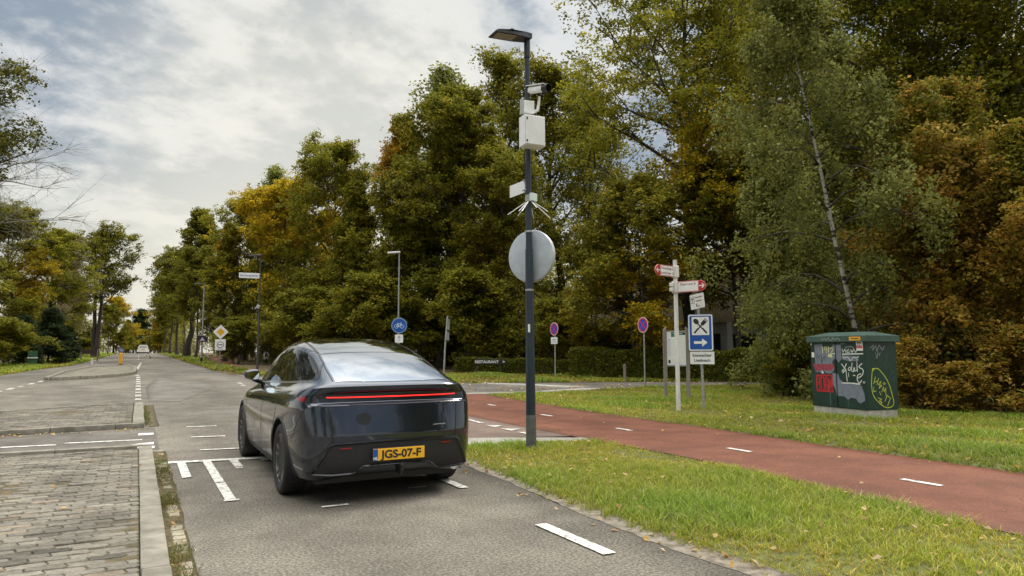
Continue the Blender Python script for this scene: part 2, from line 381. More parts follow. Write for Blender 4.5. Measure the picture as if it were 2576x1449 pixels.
quad([(-.95, 12.92), (.12, 12.82), (.12, 12.93), (-.95, 13.03)]); quad([(-3.2, 12.95), (-1.05, 12.78), (-1.05, 12.89), (-3.2, 13.06)])
done('road_marking')
y = 20.6
for ln in (1.0, .9, 1.1, .8, 1.5, 1.2, .9, 1.2, 1.3, 1.6): rect(-.02, y, .14, y + ln * .75); y += ln * .75 + .75
rect(-.06, 37.0, .10, 38.0); quad([(-.10, 45), (.06, 45), (.30, 62), (.20, 62)])
for yy in np.arange(74, 150, 9): rect(.02, yy, .14, yy + 3)
quad([(.5, 38.9), (3.75, 37.2), (3.8, 37.5), (.5, 39.2)])
for k in range(8):
    y0 = 24 + k * 1.5; rect(-4.25 + k * .13, y0, -4.08 + k * .13, y0 + (1.0 if k != 4 else .5))
quad([(-6.2, 38.9), (-4.1, 41.0), (-3.9, 41.0), (-6.0, 38.9)])
rect(3.45, 27.4, 3.6, 28.1); rect(3.5, 28.7, 3.65, 29.6)
done('road_marking', M_markworn)
for y0 in (1.6, 4.6, 7.32, 10.2, 13.16, 16.2, 18.8):
    xc = np.interp(y0, [1.6, 4.6, 7.3, 10.2, 13.2, 16.2, 19], [7.35, 7.5, 7.65, 7.81, 7.97, 8.14, 8.28]); rect(xc - .045, y0 - .22, xc + .045, y0 + .22, .015)
for y0 in (10.55, 11.15, 11.8): quad([(5.92, y0 - .14), (5.92, y0 + .24), (6.22, y0 + .05)], .015)
quad([(5.98, 12.45), (6.07, 12.4), (6.13, 13.15), (6.04, 13.2)], .015); quad([(5.98, 13.6), (6.07, 13.6), (6.13, 14.4), (6.04, 14.4)], .015)
quad([(12.15, 25.2), (13.4, 23.75), (14.2, 21.5), (14.4, 21.5), (13.65, 23.8), (12.4, 25.3)], .02)
quad([(6.10, 1.9), (6.18, 1.9), (6.30, 2.75), (6.22, 2.75)], .05)
done('road_marking')

# ---- islands of concrete pavers with kerbs
def paver_island(name, poly, hgt, kerb_x=None):
    """grey pavers inside a kerb; the outline is given anticlockwise"""
    rng = np.random.default_rng(len(name) + int(poly[0][1] * 10))
    P = np.array(poly); x0, y0 = P.min(0); x1, y1 = P.max(0)
    def inside(x, y):
        c = False; j = len(P) - 1
        for i in range(len(P)):
            if (P[i, 1] > y) != (P[j, 1] > y) and x < (P[j, 0] - P[i, 0]) * (y - P[i, 1]) / (P[j, 1] - P[i, 1]) + P[i, 0]: c = not c
            j = i
        return c
    mb = MB(); W, D, g = .225, .105, .0035; cols = []
    row = 0; y = y0
    while y < y1:
        x = x0 - (row % 2) * W / 2 + rng.normal(0, .004)
        while x < x1:
            W_full = W; wq = W
            if x < P[:, 0].max() < x + W and P[:, 0].max() - x > .06: wq = P[:, 0].max() - x
            cx, cy = x + wq / 2, y + D / 2
            if all(inside(a, b) for a, b in ((cx - wq * .42, cy), (cx + wq * .42, cy), (cx, cy - D * .4), (cx, cy + D * .4))):
                z = h(cx, cy) + hgt + rng.normal(0, .0032) - .012 * max(0, math.sin(cx * 2.1 + 1) * math.sin(cy * 1.3)); tx, ty = rng.normal(0, .012, 2); cy += rng.normal(0, .003)
                sk = .028       # bulged interlocking ends
                hw = wq / 2; o = [(-hw + g, -D / 2 + g), (hw - sk, -D / 2 + g), (hw - g + sk * .35, -D * .12), (hw - g - sk * .15, D * .2), (hw - g - sk * .3, D / 2 - g), (-hw + g - sk * .3, D / 2 - g), (-hw + g - sk * .15, D * .2), (-hw + g + sk * .35, -D * .12)]
                a = rng.normal(0, .022); ca, sa = math.cos(a), math.sin(a)
                top = []; low = []
                for (px, py) in o:
                    for s_, lst, dz in ((.955, top, 0), (1.0, low, -.007)):
                        qx, qy = px * s_, py * (s_ if s_ == 1 else .91)
                        lst.append((cx + qx * ca - qy * sa, cy + qx * sa + qy * ca, z + dz + qx * tx + qy * ty))
                n = len(o); V = top + low + [(p[0], p[1], p[2] - .03) for p in low]
                mb.add(V, [tuple(range(n))] + [(i, n + i, n + (i + 1) % n, (i + 1) % n)[::-1] for i in range(n)] + [(n + i, 2 * n + i, 2 * n + (i + 1) % n, n + (i + 1) % n)[::-1] for i in range(n)])
                c = rng.normal(1, .17); br = rng.random() < .05
                cols += [(.165 * c * (1.1 if br else 1), .150 * c, .124 * c * (.9 if br else 1))] * (3 * n)
            x += W
        y += D; row += 1
    o = np_mesh_any(name, mb, M_paver, cols); tag(o, kind='structure')
    V = [(p[0], p[1], h(*p) + hgt - .012) for p in poly] + [(p[0], p[1], h(*p) - .05) for p in poly]; n = len(poly)
    b = MB().add(V, [tuple(range(n))] + [(i, (i + 1) % n, n + (i + 1) % n, n + i) for i in range(n)]).build('island_bed', M_gutter); tag(b, kind='structure')
def np_mesh_any(name, mb, m, cols):
    me = bpy.data.meshes.new(name); me.from_pydata(mb.v, [], mb.f); me.materials.append(m)
    a = me.color_attributes.new('col', 'FLOAT_COLOR', 'POINT'); a.data.foreach_set('color', np.c_[np.array(cols), np.ones(len(cols))].astype(np.float32).ravel())
    o = bpy.data.objects.new(name, me); C.objects.link(o); return o
def colmat(name, rough=.9, mott=(.75, 1.2), msc=30, bump=.3, bsc=110):
    m = bpy.data.materials.new(name); m.use_nodes = True; nt = m.node_tree; b = nt.nodes['Principled BSDF']; b.inputs['Roughness'].default_value = rough; b.inputs['Specular IOR Level'].default_value = .25
    at_ = nt.nodes.new('ShaderNodeAttribute'); at_.attribute_name = 'col'
    tc = nt.nodes.new('ShaderNodeTexCoord'); n = nt.nodes.new('ShaderNodeTexNoise'); nt.links.new(tc.outputs['Object'], n.inputs['Vector']); n.inputs['Scale'].default_value = msc; n.inputs['Detail'].default_value = 6; n.inputs['Roughness'].default_value = .7
    mr = nt.nodes.new('ShaderNodeMapRange'); nt.links.new(n.outputs[0], mr.inputs[0]); mr.inputs[1].default_value = .3; mr.inputs[2].default_value = .7; mr.inputs[3].default_value = mott[0]; mr.inputs[4].default_value = mott[1]
    nb = nt.nodes.new('ShaderNodeTexNoise'); nt.links.new(tc.outputs['Object'], nb.inputs['Vector']); nb.inputs['Scale'].default_value = 1.3; nb.inputs['Detail'].default_value = 5; nb.inputs['Roughness'].default_value = .65
    mq = nt.nodes.new('ShaderNodeMapRange'); nt.links.new(nb.outputs[0], mq.inputs[0]); mq.inputs[1].default_value = .36; mq.inputs[2].default_value = .62; mq.inputs[3].default_value = .66; mq.inputs[4].default_value = 1.12
    mz = nt.nodes.new('ShaderNodeMath'); mz.operation = 'MULTIPLY'; nt.links.new(mr.outputs[0], mz.inputs[0]); nt.links.new(mq.outputs[0], mz.inputs[1]); mr = mz
    x = nt.nodes.new('ShaderNodeVectorMath'); x.operation = 'SCALE'; nt.links.new(at_.outputs['Color'], x.inputs[0]); nt.links.new(mr.outputs[0], x.inputs['Scale']); nt.links.new(x.outputs[0], b.inputs['Base Color'])
    if bump:
        n2 = nt.nodes.new('ShaderNodeTexNoise'); nt.links.new(tc.outputs['Object'], n2.inputs['Vector']); n2.inputs['Scale'].default_value = bsc; n2.inputs['Detail'].default_value = 3
        bp = nt.nodes.new('ShaderNodeBump'); bp.inputs['Strength'].default_value = bump; bp.inputs['Distance'].default_value = .008; nt.links.new(n2.outputs[0], bp.inputs['Height']); nt.links.new(bp.outputs[0], b.inputs['Normal'])
    return m
M_paver = colmat('paver_concrete', .95, (.62, 1.32), 26, .5, 130)
KH = .085
paver_island('paver_island', [(-2.6, 3.0), (.062, 3.0), (.062, 11.2), (-2.6, 11.35)], KH)
paver_island('paver_island', [(-2.3, 14.75), (-.06, 14.95), (-.04, 20.1), (-.35, 20.1), (-2.75, 18.75)], KH)
rngk = np.random.default_rng(2)
def kerb_run(pts, w=.185, hgt=KH + .012, ln=1.0):
    """kerb stones laid end to end along a line"""
    pts = resample(pts, .05); d = np.r_[0, np.cumsum(np.hypot(*np.diff(pts, axis=0).T))]; s = 0; mb = MB()
    while s < d[-1] - .05:
        e = min(s + ln, d[-1]); a = [np.interp(s + .004, d, pts[:, k]) for k in (0, 1)]; b = [np.interp(e - .004, d, pts[:, k]) for k in (0, 1)]
        L_ = math.hypot(b[0] - a[0], b[1] - a[1]); ang = math.atan2(b[1] - a[1], b[0] - a[0]); cx, cy = (a[0] + b[0]) / 2, (a[1] + b[1]) / 2
        sl = math.atan2(h(b[0], b[1]) - h(a[0], a[1]), L_)
        mb.box((cx + rngk.normal(0, .002), cy, h(cx, cy) + hgt / 2 - .04 + rngk.normal(0, .0015)), (L_, w, hgt + .08), (Matrix.Rotation(ang, 3, 'Z') @ Matrix.Rotation(-sl, 3, 'Y')), bev=.012); s = e
    o = mb.build('kerb', M_concrete, None, True); tag(o, kind='structure')
kerb_run([(.155, 2.0), (.148, 11.35)], .168); kerb_run([(.05, 11.46), (-2.6, 11.55)], .12)
kerb_run([(.06, 15.0), (.075, 20.2)], .20); kerb_run([(-2.3, 14.62), (.16, 14.88)], .12); kerb_run([(-.02, 20.2), (-.35, 20.2), (-2.75, 18.85)], .12)
# far island: round-nosed, worn tarmac top
nose = [(-3.15, 34.4), (-1.9, 35.3), (-.95, 36.6), (-.35, 38.2), (-.12, 39.8), (-.10, 42), (-.12, 47), (-.5, 52)]
kerb_run(nose, .16, .13, .6); kerb_run([(-3.3, 34.5), (-3.25, 41), (-2.6, 47), (-.6, 52)], .16, .13, .9)
a, b = two([(p[0] + .13, p[1] - .16) for p in nose], nose); sheet('gutter', a, b, 1, .012, M_gutter)  # dark brown band along the foot of the nose kerb
a, b = two(nose, [(-3.15, 34.6), (-3.15, 38), (-3.1, 41), (-2.5, 47), (-.6, 52)])
sheet('traffic_island', a, b, 5, .10, mat('island_tarmac', (.11, .10, .075), 1.0, col2=(.22, .20, .15), vscale=2.2, bump=.3))
# gutter strip of small setts with moss and debris along the near island
rg = np.random.default_rng(8)
def gutter(y0, y1, x=.338):
    mb = MB(); cols = []; y = y0
    while y < y1:
        l_ = rg.uniform(.13, .19)
        if rg.random() < .70:
            mb.box((x + rg.normal(0, .004), y + l_ / 2, -.010 + rg.normal(0, .003)), (.092 + rg.normal(0, .006), l_ - .018, .05), Matrix.Rotation(rg.normal(0, .04), 3, 'Z'), bev=.012); nv = len(mb.v) - len(cols)
            c = rg.normal(1, .12); cols += [(.235 * c, .21 * c, .155 * c)] * nv
        y += l_
    o = np_mesh_any('gutter_setts', mb, M_paver, cols); tag(o, kind='structure')
    a, b = two([(.235, y0), (.235, y1)], [(.41, y0), (.41, y1)], .1); n = len(a); b[:, 0] += np.convolve(rg.normal(0, .012, n + 4), np.ones(5) / 5, 'valid'); sheet('gutter', a, b, 2, .010, M_gutter)
gutter(2.5, 11.3); gutter(15.0, 20.2, .25)
# ================================================================ trees and shrubs
def leaf_mat(name, rough=.6, trans=.45, spec=.14):
    m = bpy.data.materials.new(name); m.use_nodes = True; nt = m.node_tree; nt.nodes.clear()
    N = nt.nodes.new; K = nt.links.new
    a = N('ShaderNodeAttribute'); a.attribute_name = 'col'
    oi = N('ShaderNodeObjectInfo'); hs = N('ShaderNodeHueSaturation'); K(a.outputs['Color'], hs.inputs['Color'])
    mr = N('ShaderNodeMapRange'); K(oi.outputs['Random'], mr.inputs[0]); mr.inputs[3].default_value = 1.0; mr.inputs[4].default_value = 1.38; K(mr.outputs[0], hs.inputs['Value'])
    p = N('ShaderNodeBsdfPrincipled'); K(hs.outputs[0], p.inputs['Base Color']); p.inputs['Roughness'].default_value = rough; p.inputs['Specular IOR Level'].default_value = spec
    t = N('ShaderNodeBsdfTranslucent'); K(hs.outputs[0], t.inputs[0])
    x = N('ShaderNodeMixShader'); x.inputs[0].default_value = trans; K(p.outputs[0], x.inputs[1]); K(t.outputs[0], x.inputs[2])
    o = N('ShaderNodeOutputMaterial'); K(x.outputs[0], o.inputs[0]); return m
M_leaf = leaf_mat('leaves')
M_bark = mat('bark', (.030, .026, .019), .95, col2=(.085, .072, .055), vscale=14, stretch=(1, 1, .25), bump=.6, bscale=30)
M_barkpale = mat('pale_bark', (.12, .115, .09), .9, col2=(.26, .25, .21), vscale=7, stretch=(1, 1, .5), bump=.4, bscale=25)
def birch_bark():
    m = mat('birch_bark', (.35, .33, .28), .85, col2=(.48, .46, .40), vscale=10, bump=.3, bscale=30)
    nt = m.node_tree; b = nt.nodes['Principled BSDF']; src = b.inputs['Base Color'].links[0].from_socket
    tc = nt.nodes.new('ShaderNodeTexCoord'); mp = nt.nodes.new('ShaderNodeMapping'); mp.inputs['Scale'].default_value = (1.2, 1.2, 5); nt.links.new(tc.outputs['Object'], mp.inputs[0])
    n = nt.nodes.new('ShaderNodeTexNoise'); nt.links.new(mp.outputs[0], n.inputs['Vector']); n.inputs['Scale'].default_value = 1.6; n.inputs['Detail'].default_value = 5
    r = nt.nodes.new('ShaderNodeValToRGB'); nt.links.new(n.outputs[0], r.inputs[0]); r.color_ramp.elements[0].position = .40; r.color_ramp.elements[0].color = (.05, .045, .04, 1); r.color_ramp.elements[1].position = .50; r.color_ramp.elements[1].color = (1, 1, 1, 1)
    x = nt.nodes.new('ShaderNodeMix'); x.data_type = 'RGBA'; x.blend_type = 'MULTIPLY'; x.inputs[0].default_value = 1; nt.links.new(src, x.inputs[6]); nt.links.new(r.outputs[0], x.inputs[7]); nt.links.new(x.outputs[2], b.inputs['Base Color']); return m
M_birch = birch_bark()
PAL = dict(
    olive=[(.195, .182, .017), (.155, .160, .016), (.255, .215, .020), (.105, .118, .014)],
    olivedark=[(.125, .126, .012), (.090, .100, .011), (.180, .160, .013)],
    green=[(.070, .100, .018), (.095, .120, .022), (.056, .080, .016)],
    olivebrown=[(.200, .175, .020), (.155, .150, .018), (.255, .205, .022), (.110, .115, .015), (.18, .18, .020)],
    darkleaf=[(.070, .076, .013), (.050, .056, .011), (.105, .094, .015)],
    gold=[(.38, .27, .012), (.29, .225, .013), (.21, .19, .013), (.47, .30, .014)],
    orange=[(.46, .185, .014), (.36, .20, .018), (.27, .185, .018), (.20, .16, .020)],
    rust=[(.30, .155, .024), (.22, .120, .020), (.35, .20, .032), (.16, .105, .016), (.18, .165, .020), (.40, .27, .07), (.14, .145, .018), (.25, .185, .026)],
    greygreen=[(.195, .21, .055), (.145, .165, .042), (.245, .255, .080), (.185, .18, .030), (.10, .12, .028)],
    evergreen=[(.030, .046, .015), (.042, .060, .020), (.024, .036, .014)],
    pinkgrey=[(.22, .18, .10), (.17, .15, .08), (.20, .14, .065)])
def leaf_cloud(rng, cen, sig, n_each, size, pal, upb=.8, coljit=.24, droop=0.0, shape=.62):
    """leaf quads scattered round twig points"""
    cen = np.asarray(cen); nC = len(cen); idx = np.repeat(np.arange(nC), n_each); n = len(idx)
    sc_ = rng.normal(0, 1, (nC, 4, 3)).clip(-1.7, 1.7) * np.array([1, 1, .8]) * sig * .95      # sprays of leaves on each twig
    off = sc_[idx, rng.integers(0, 4, n)] + rng.normal(0, 1, (n, 3)).clip(-1.9, 1.9) * np.array([1, 1, .6]) * sig * .48
    if droop: off[:, 2] -= np.abs(rng.normal(0, 1, n)) * droop
    c = cen[idx] + off
    nrm = rng.normal(0, 1, (n, 3)); nrm[:, 2] += upb * 2; nrm /= np.linalg.norm(nrm, axis=1)[:, None]
    a = np.cross(nrm, rng.normal(0, 1, (n, 3))); a /= np.linalg.norm(a, axis=1)[:, None] + 1e-9; b = np.cross(nrm, a)
    l = size * rng.uniform(.5, 1.4, n)[:, None] * .5; w = l * shape
    fold = nrm * l * .18
    V = np.stack([c - a * l, c + b * w + fold, c + a * l, c - b * w + fold], 1).reshape(-1, 3)
    F = np.arange(4 * n).reshape(n, 4)
    pal = np.array(pal); cc = pal[rng.integers(0, len(pal), nC)][idx] * .5 + pal[rng.integers(0, len(pal), n)] * .5
    cc = cc * rng.normal(1, coljit, n).clip(.4, 1.8)[:, None]
    return V, F, np.repeat(cc, 4, 0)
def tube_np(segs, n=6):
    V = []; F = []; b = 0
    for P, Rr in segs:
        P = np.asarray(P); m = len(P); t = np.gradient(P, axis=0); t /= np.linalg.norm(t, axis=1)[:, None] + 1e-9
        ref = np.array([.31, .77, .1]); a = np.cross(t, ref); a /= np.linalg.norm(a, axis=1)[:, None] + 1e-9; c = np.cross(t, a)
        k = n if Rr[0] > .04 else 4
        th = np.arange(k) * 2 * np.pi / k
        V.append((P[:, None] + (a[:, None] * np.cos(th)[None, :, None] + c[:, None] * np.sin(th)[None, :, None]) * np.asarray(Rr)[:, None, None]).reshape(-1, 3))
        i = b + np.arange(m - 1)[:, None] * k; j = np.arange(k)[None]
        F.append(np.stack([i + j, i + (j + 1) % k, i + k + (j + 1) % k, i + k + j], -1).reshape(-1, 4)); b += m * k
    return np.concatenate(V), np.concatenate(F)
def grow(rng, H, spread, base, prof, n1=22, elev=(15, 45), n2=6, r0=None, lean=(0, 0), droop=0.0, wob=.03, stems=1, top=.97, sub=.42, bare=False, gap=0.0, fan=.10):
    """trunk, limbs and twigs; returns tube segments and the twig points that carry leaves"""
    segs = []; pts = []
    for st in range(stems):
        r0_ = (r0 or H * .016) * (1 if stems == 1 else .75)
        k = 12; t = np.linspace(0, 1, k); w = np.cumsum(rng.normal(0, wob, (k, 2)), 0) * H * .3; w -= w[0]
        sp = np.array([0, 0]) if stems == 1 else rng.normal(0, fan, 2) * spread
        T = np.c_[w[:, 0] + lean[0] * t + sp[0] * (1 + 1.5 * t), w[:, 1] + lean[1] * t + sp[1] * (1 + 1.5 * t), t * H * top]
        fl = 1 + .5 * np.exp(-t * 30)
        segs.append((T, np.maximum(r0_ * (1 - t) ** .85 * fl, .012)))
        nn = max(4, n1 // stems); az = rng.uniform(0, 6.28)
        for i in range(nn):
            f = base + (1 - base) * ((i + rng.uniform(0, .8)) / nn) ** .9; f = min(f, .985); az += 2.4 + rng.normal(0, .35)
            if gap and rng.random() < gap: continue
            o = np.array([np.interp(f, t, T[:, q]) for q in range(3)]); q = (f - base) / (1 - base)
            L_ = spread * prof(q) * rng.uniform(.72, 1.15)
            if L_ < .15: L_ = .15
            el = R(rng.uniform(*elev)) + q * .35
            d = np.array([math.cos(az) * math.cos(el), math.sin(az) * math.cos(el), math.sin(el)])
            m = 6; s = np.linspace(0, 1, m)[:, None]; B = o + d * L_ * s + np.cumsum(rng.normal(0, .035, (m, 3)), 0) * L_ * s; B[:, 2] -= droop * L_ * s[:, 0] ** 2
            rb = max(.012, r0_ * (1 - f) ** .9 * .5 + .008)
            segs.append((B, rb * (1 - .85 * s[:, 0])))
            for j in range(n2):
                g = .22 + .78 * (j + rng.uniform(.1, .9)) / n2; o2 = np.array([np.interp(g, s[:, 0], B[:, q_]) for q_ in range(3)])
                d2 = d * .55 + rng.normal(0, .6, 3); d2[2] += .12 - droop * .6; d2 /= np.linalg.norm(d2); L2 = L_ * sub * rng.uniform(.6, 1.25) * (1.15 - .5 * g)
                e2 = o2 + d2 * L2; e2[2] -= droop * L2 * .6; m2 = (o2 + e2) / 2 + rng.normal(0, .05, 3) * L2
                segs.append((np.array([o2, m2, e2]), np.array([rb * .4, rb * .28, .006]) if not bare else np.array([min(rb * .3, .012), .008, .005])))
                pts += [m2, e2, o2 + (e2 - o2) * .78]
                for u in range(6 if bare else 1):
                    e3 = (m2 if rng.random() < .5 else e2) + (d2 * .4 + rng.normal(0, .55, 3)) * L2 * .5; e3[2] -= droop * L2 * .3
                    if bare: segs.append((np.array([m2, (m2 + e3) / 2 + rng.normal(0, .03, 3), e3]), np.array([.006, .005, .004])))
                    pts.append(e3)
            pts.append(B[-1])
        pts.append(T[-1])
    return segs, np.array(pts)
P_round = lambda q: math.sqrt(max(0, 1 - (2 * q - .75) ** 2 / 1.6)) * .95 + .05
P_oval = lambda q: max(.12, math.sin(math.pi * (q * .86 + .13)) ** .8)
P_cone = lambda q: max(.10, (1 - q) ** .75)
P_wide = lambda q: max(.2, 1 - (q - .35) ** 2 * 1.8)
P_bush = lambda q: max(.15, (1 - q ** 2.2))
TV = {}
def variety(key, seed, H, spread, base, prof, leaves, size, pal, bark, sig=.30, droopleaf=0.0, patch=None, upb=.8, **kw):
    """one tree: its trunk and crown meshes, kept for copying"""
    rng = np.random.default_rng(seed)
    segs, pts = grow(rng, H, spread, base, prof, **kw)
    V, F = tube_np([s for i, s in enumerate(segs) if i == 0] if bark is M_birch else segs); tr = np_mesh('trunk', V, F, bark, smooth=True)
    parts = [tr]
    if bark is M_birch:
        V, F = tube_np(segs[1:]); parts.append(np_mesh('branches', V, F, M_bark, smooth=True)); T = segs[0][0]
        d = np.array([np.interp(pts[:, 2], T[:, 2], T[:, q]) for q in (0, 1)]).T; rel = pts[:, :2] - d; fw = rel @ np.array([-.82, -.57]); lt = np.abs(rel @ np.array([.57, -.82]))
        pts = pts[~((fw > -.25) & (lt < .42) & (pts[:, 2] < H * .8))]
    if leaves:
        n = max(1, leaves // len(pts)); V, F, col = leaf_cloud(rng, pts, sig, n, size, PAL[pal], droop=droopleaf, upb=upb)
        if patch:
            pp, cx, cy, cz, rad = patch; p2 = np.array(PAL[pp]); cl = V.reshape(-1, 4, 3).mean(1); d = np.linalg.norm((cl - np.array([cx, cy, cz])) / rad, axis=1) + rng.normal(0, .22, len(cl))
            k = np.repeat(d < 1, 4); col[k] = np.repeat(p2[rng.integers(0, len(p2), len(cl))], 4, 0)[k] * rng.normal(1, .15, k.sum()).clip(.5, 1.6)[:, None]
        cr_ = np_mesh('crown', V, F, M_leaf, col=col); parts.append(cr_)
    TV[key] = (H, parts, [False])
def plant(key, name, cat, label, px, depth, top, rz=None, wide=1.0, group=None, rs=None, row=884, sc=None, sink=.05):
    H, parts, used = TV[key]; x, y, z = at(px, depth, row)
    s = sc or (top_z(top, depth) - z) / H
    rz = rz if rz is not None else (px * 0.37 + depth) % 6.28
    t = thing(name, label, cat, (x, y, z - sink), rz, group); t.scale = (s * wide, s * wide, s)
    for p in parts:
        o = p if not used[0] else p.copy()
        if used[0]: C.objects.link(o); o.name = p.name.split('.')[0]
        o.parent = t
    used[0] = True
    return t
variety('oak_a', 11, 16, 4.6, .10, P_oval, 70000, .18, 'olive', M_bark, n1=30, n2=6, sig=.34)
variety('oak_b', 12, 16, 4.9, .10, P_round, 70000, .18, 'olive', M_bark, n1=30, n2=6, sig=.36, patch=('gold', 1.5, -1.5, 9, 3.2))
variety('oak_c', 13, 15, 4.2, .08, P_cone, 64000, .18, 'olivedark', M_bark, n1=30, n2=6, sig=.33)
variety('oak_thin', 14, 17, 4.2, .22, P_oval, 30000, .17, 'olive', M_bark, n1=28, n2=7, sig=.32, elev=(25, 60), gap=.10)
variety('gold_a', 15, 14, 4.3, .12, P_oval, 60000, .18, 'gold', M_bark, n1=28, n2=6, sig=.34, patch=('olive', 1, 2, 5, 4.5))
variety('orange_a', 16, 15, 4.0, .12, P_cone, 58000, .18, 'olive', M_bark, n1=28, n2=6, sig=.32, patch=('orange', -1, -1.5, 12, 2.6))
variety('birch_far', 17, 16, 3.0, .25, P_oval, 18000, .15, 'greygreen', M_barkpale, n1=30, n2=6, sig=.22, elev=(35, 60), droop=.25, droopleaf=.35)
variety('conical', 18, 15, 3.4, .26, P_cone, 44000, .17, 'olivedark', M_bark, n1=36, n2=6, sig=.26, elev=(5, 25))
variety('evergreen', 19, 8, 2.6, .04, P_cone, 40000, .16, 'evergreen', M_bark, n1=34, n2=6, sig=.28, elev=(-5, 15))
variety('pale_thin', 20, 14, 3.6, .18, P_round, 22000, .16, 'pinkgrey', M_bark, n1=26, n2=6, sig=.3)
variety('shrub_a', 21, 4.5, 2.3, .05, P_bush, 30000, .14, 'olive', M_bark, n1=26, n2=5, sig=.22, stems=4, r0=.05, elev=(20, 60))
variety('shrub_b', 22, 4.2, 2.4, .05, P_bush, 30000, .14, 'olivedark', M_bark, n1=26, n2=5, sig=.22, stems=4, r0=.05, elev=(20, 60))
variety('shrub_gold', 23, 8.5, 2.9, .10, P_oval, 50000, .14, 'olivebrown', M_bark, n1=32, n2=6, sig=.25, patch=('gold', -.6, -1.0, 3.4, 2.3), stems=3, r0=.09)
variety('avenue', 24, 12, 3.3, .38, P_round, 40000, .19, 'olivedark', M_bark, n1=24, n2=6, sig=.32, elev=(15, 40))
# ---- left of the road
variety('left_oak', 31, 13, 4.3, .42, P_round, 32000, .19, 'olivedark', M_bark, n1=26, n2=6, sig=.30, elev=(10, 45), stems=2, r0=.36, wob=.015, fan=.03)
variety('edge_tree', 32, 15, 3.4, .30, P_oval, 34000, .14, 'darkleaf', M_bark, n1=32, n2=7, sig=.28, elev=(5, 40), gap=.12)
variety('bare_tree', 33, 13, 5.0, .46, P_round, 0, .1, 'olive', M_barkpale, n1=44, n2=11, elev=(0, 35), bare=True, droop=.1, sub=.42)
plant('edge_tree', 'tree', 'tree', 'tall dark tree cut by the left edge of the picture, above bare twigs', -165, 30, 50)
plant('bare_tree', 'tree', 'tree', 'leafless tree with fine grey twigs reaching right at the left edge', -175, 33, 200)
GL = 'trees along the left of the road'
for k, px, d, top, lab, wd in (
    ('oak_b', 15, 52, 525, 'olive and gold tree filling the lower left edge of the picture', 1.1),
    ('oak_a', 100, 58, 575, 'dense olive tree behind the green litter bin', 1.1),
    ('pale_thin', 150, 70, 590, 'pinkish grey thinly leaved tree left of the oak with two bare trunks', 1.0),
    ('oak_a', -90, 44, 560, 'olive tree mostly outside the left edge behind the leafless tree', 1.0),
    ('left_oak', 238, 76, 590, 'round dark oak with two bare trunks standing by the wooden board', 1.0),
    ('oak_c', 170, 86, 640, 'dense olive tree just left of the oak with two bare trunks', 1.1),
    ('gold_a', 285, 112, 745, 'yellow tree right of the oak with two bare trunks', 1.0),
    ('avenue', 270, 98, 770, 'slim trunked tree behind the yellow lane bollard', .8),
    ('orange_a', 318, 150, 800, 'small orange tree on the left where the road disappears', 1.1),
    ('gold_a', 335, 185, 812, 'distant golden tree straight above the end of the road', 1.3),
    ('evergreen', 352, 230, 775, 'dark distant pine rising above the end of the road', 1.3)):
    plant(k, 'tree', 'tree', lab, px, d, top, wide=wd, group=GL)
for k, px, d, top, lab in (
    ('evergreen', 60, 46, 790, 'dark evergreen bush behind the green litter bin'),
    ('evergreen', 165, 54, 815, 'dark evergreen bush between the litter bin and the wooden board'),
    ('shrub_b', -5, 42, 800, 'dark leafy shrub at the left edge of the picture'),
    ('evergreen', 120, 50, 770, 'tallest of the dark evergreen bushes along the left verge'),
    ('shrub_b', 215, 80, 850, 'low shrub behind the oak with two bare trunks'),
    ('shrub_gold', 300, 112, 835, 'olive and gold shrub right of the oak with two bare trunks'),
    ('shrub_gold', 322, 150, 845, 'distant olive and gold shrub left of the small white car')):
    plant(k, 'shrub', 'shrub', lab, px, d, top, wide=1.3, group='shrubs along the left verge')
# ---- right of the road, far to near
GR = 'trees along the right of the road'
for k, px, d, top, lab, wd in (
    ('orange_a', 388, 170, 800, 'orange tree on the right where the road disappears', 1.3),
    ('gold_a', 402, 140, 770, 'golden tree behind the row of dark trunks', 1.0),
    ('avenue', 412, 125, 735, 'farthest tree of the row of dark trunks beside the road', .9),
    ('avenue', 428, 106, 690, 'second farthest tree of the row of dark trunks', .9),
    ('avenue', 446, 92, 640, 'middle tree of the row of dark trunks beside the road', .9),
    ('avenue', 492, 72, 640, 'nearest tree of the row of dark trunks beside the black warning panel', .8),
    ('conical', 468, 78, 513, 'pointed tree rising highest above the row of dark trunks', 1.25),
    ('orange_a', 566, 58, 556, 'tree with an orange patch left of the blue and white street name sign', .9),
    ('oak_a', 612, 62, 486, 'tall olive tree directly above the street name sign', .95),
    ('birch_far', 660, 66, 410, 'airy pale birch sticking out above the olive trees', 1.2),
    ('gold_a', 712, 57, 455, 'golden topped tree right of the airy pale birch', 1.0),
    ('pale_thin', 765, 62, 462, 'thin greyish tree between two denser trees left of the car roof', .8),
    ('oak_b', 838, 54, 374, 'olive tree with golden flank above the car mirror', .95),
    ('oak_c', 905, 50, 450, 'dark dense tree above the car roof', 1.0),
    ('orange_a', 1000, 49, 285, 'tall tree with a bright orange top above the car', .85),
    ('birch_far', 1120, 55, 140, 'thin topped pale tree at the summit of the middle clump', 1.3),
    ('oak_c', 1110, 48, 275, 'broad dark tree forming the middle clump behind the grey street lamp', 1.05),
    ('oak_a', 1190, 47, 235, 'olive tree left of the tall lamp post', 1.0),
    ('oak_thin', 1275, 58, 150, 'sparse tree with sky showing through right behind the tall lamp post', .9),
    ('oak_b', 1262, 44, 400, 'dense shorter tree behind the round mirror', 1.0),
    ('oak_thin', 1400, 56, 180, 'sparse olive tree behind the white camera box', 1.1),
    ('oak_thin', 1492, 52, 235, 'sparse tree between the camera box and the tall right hand oak', .9)):
    plant(k, 'tree', 'tree', lab, px, d, top, wide=wd, group=GR)
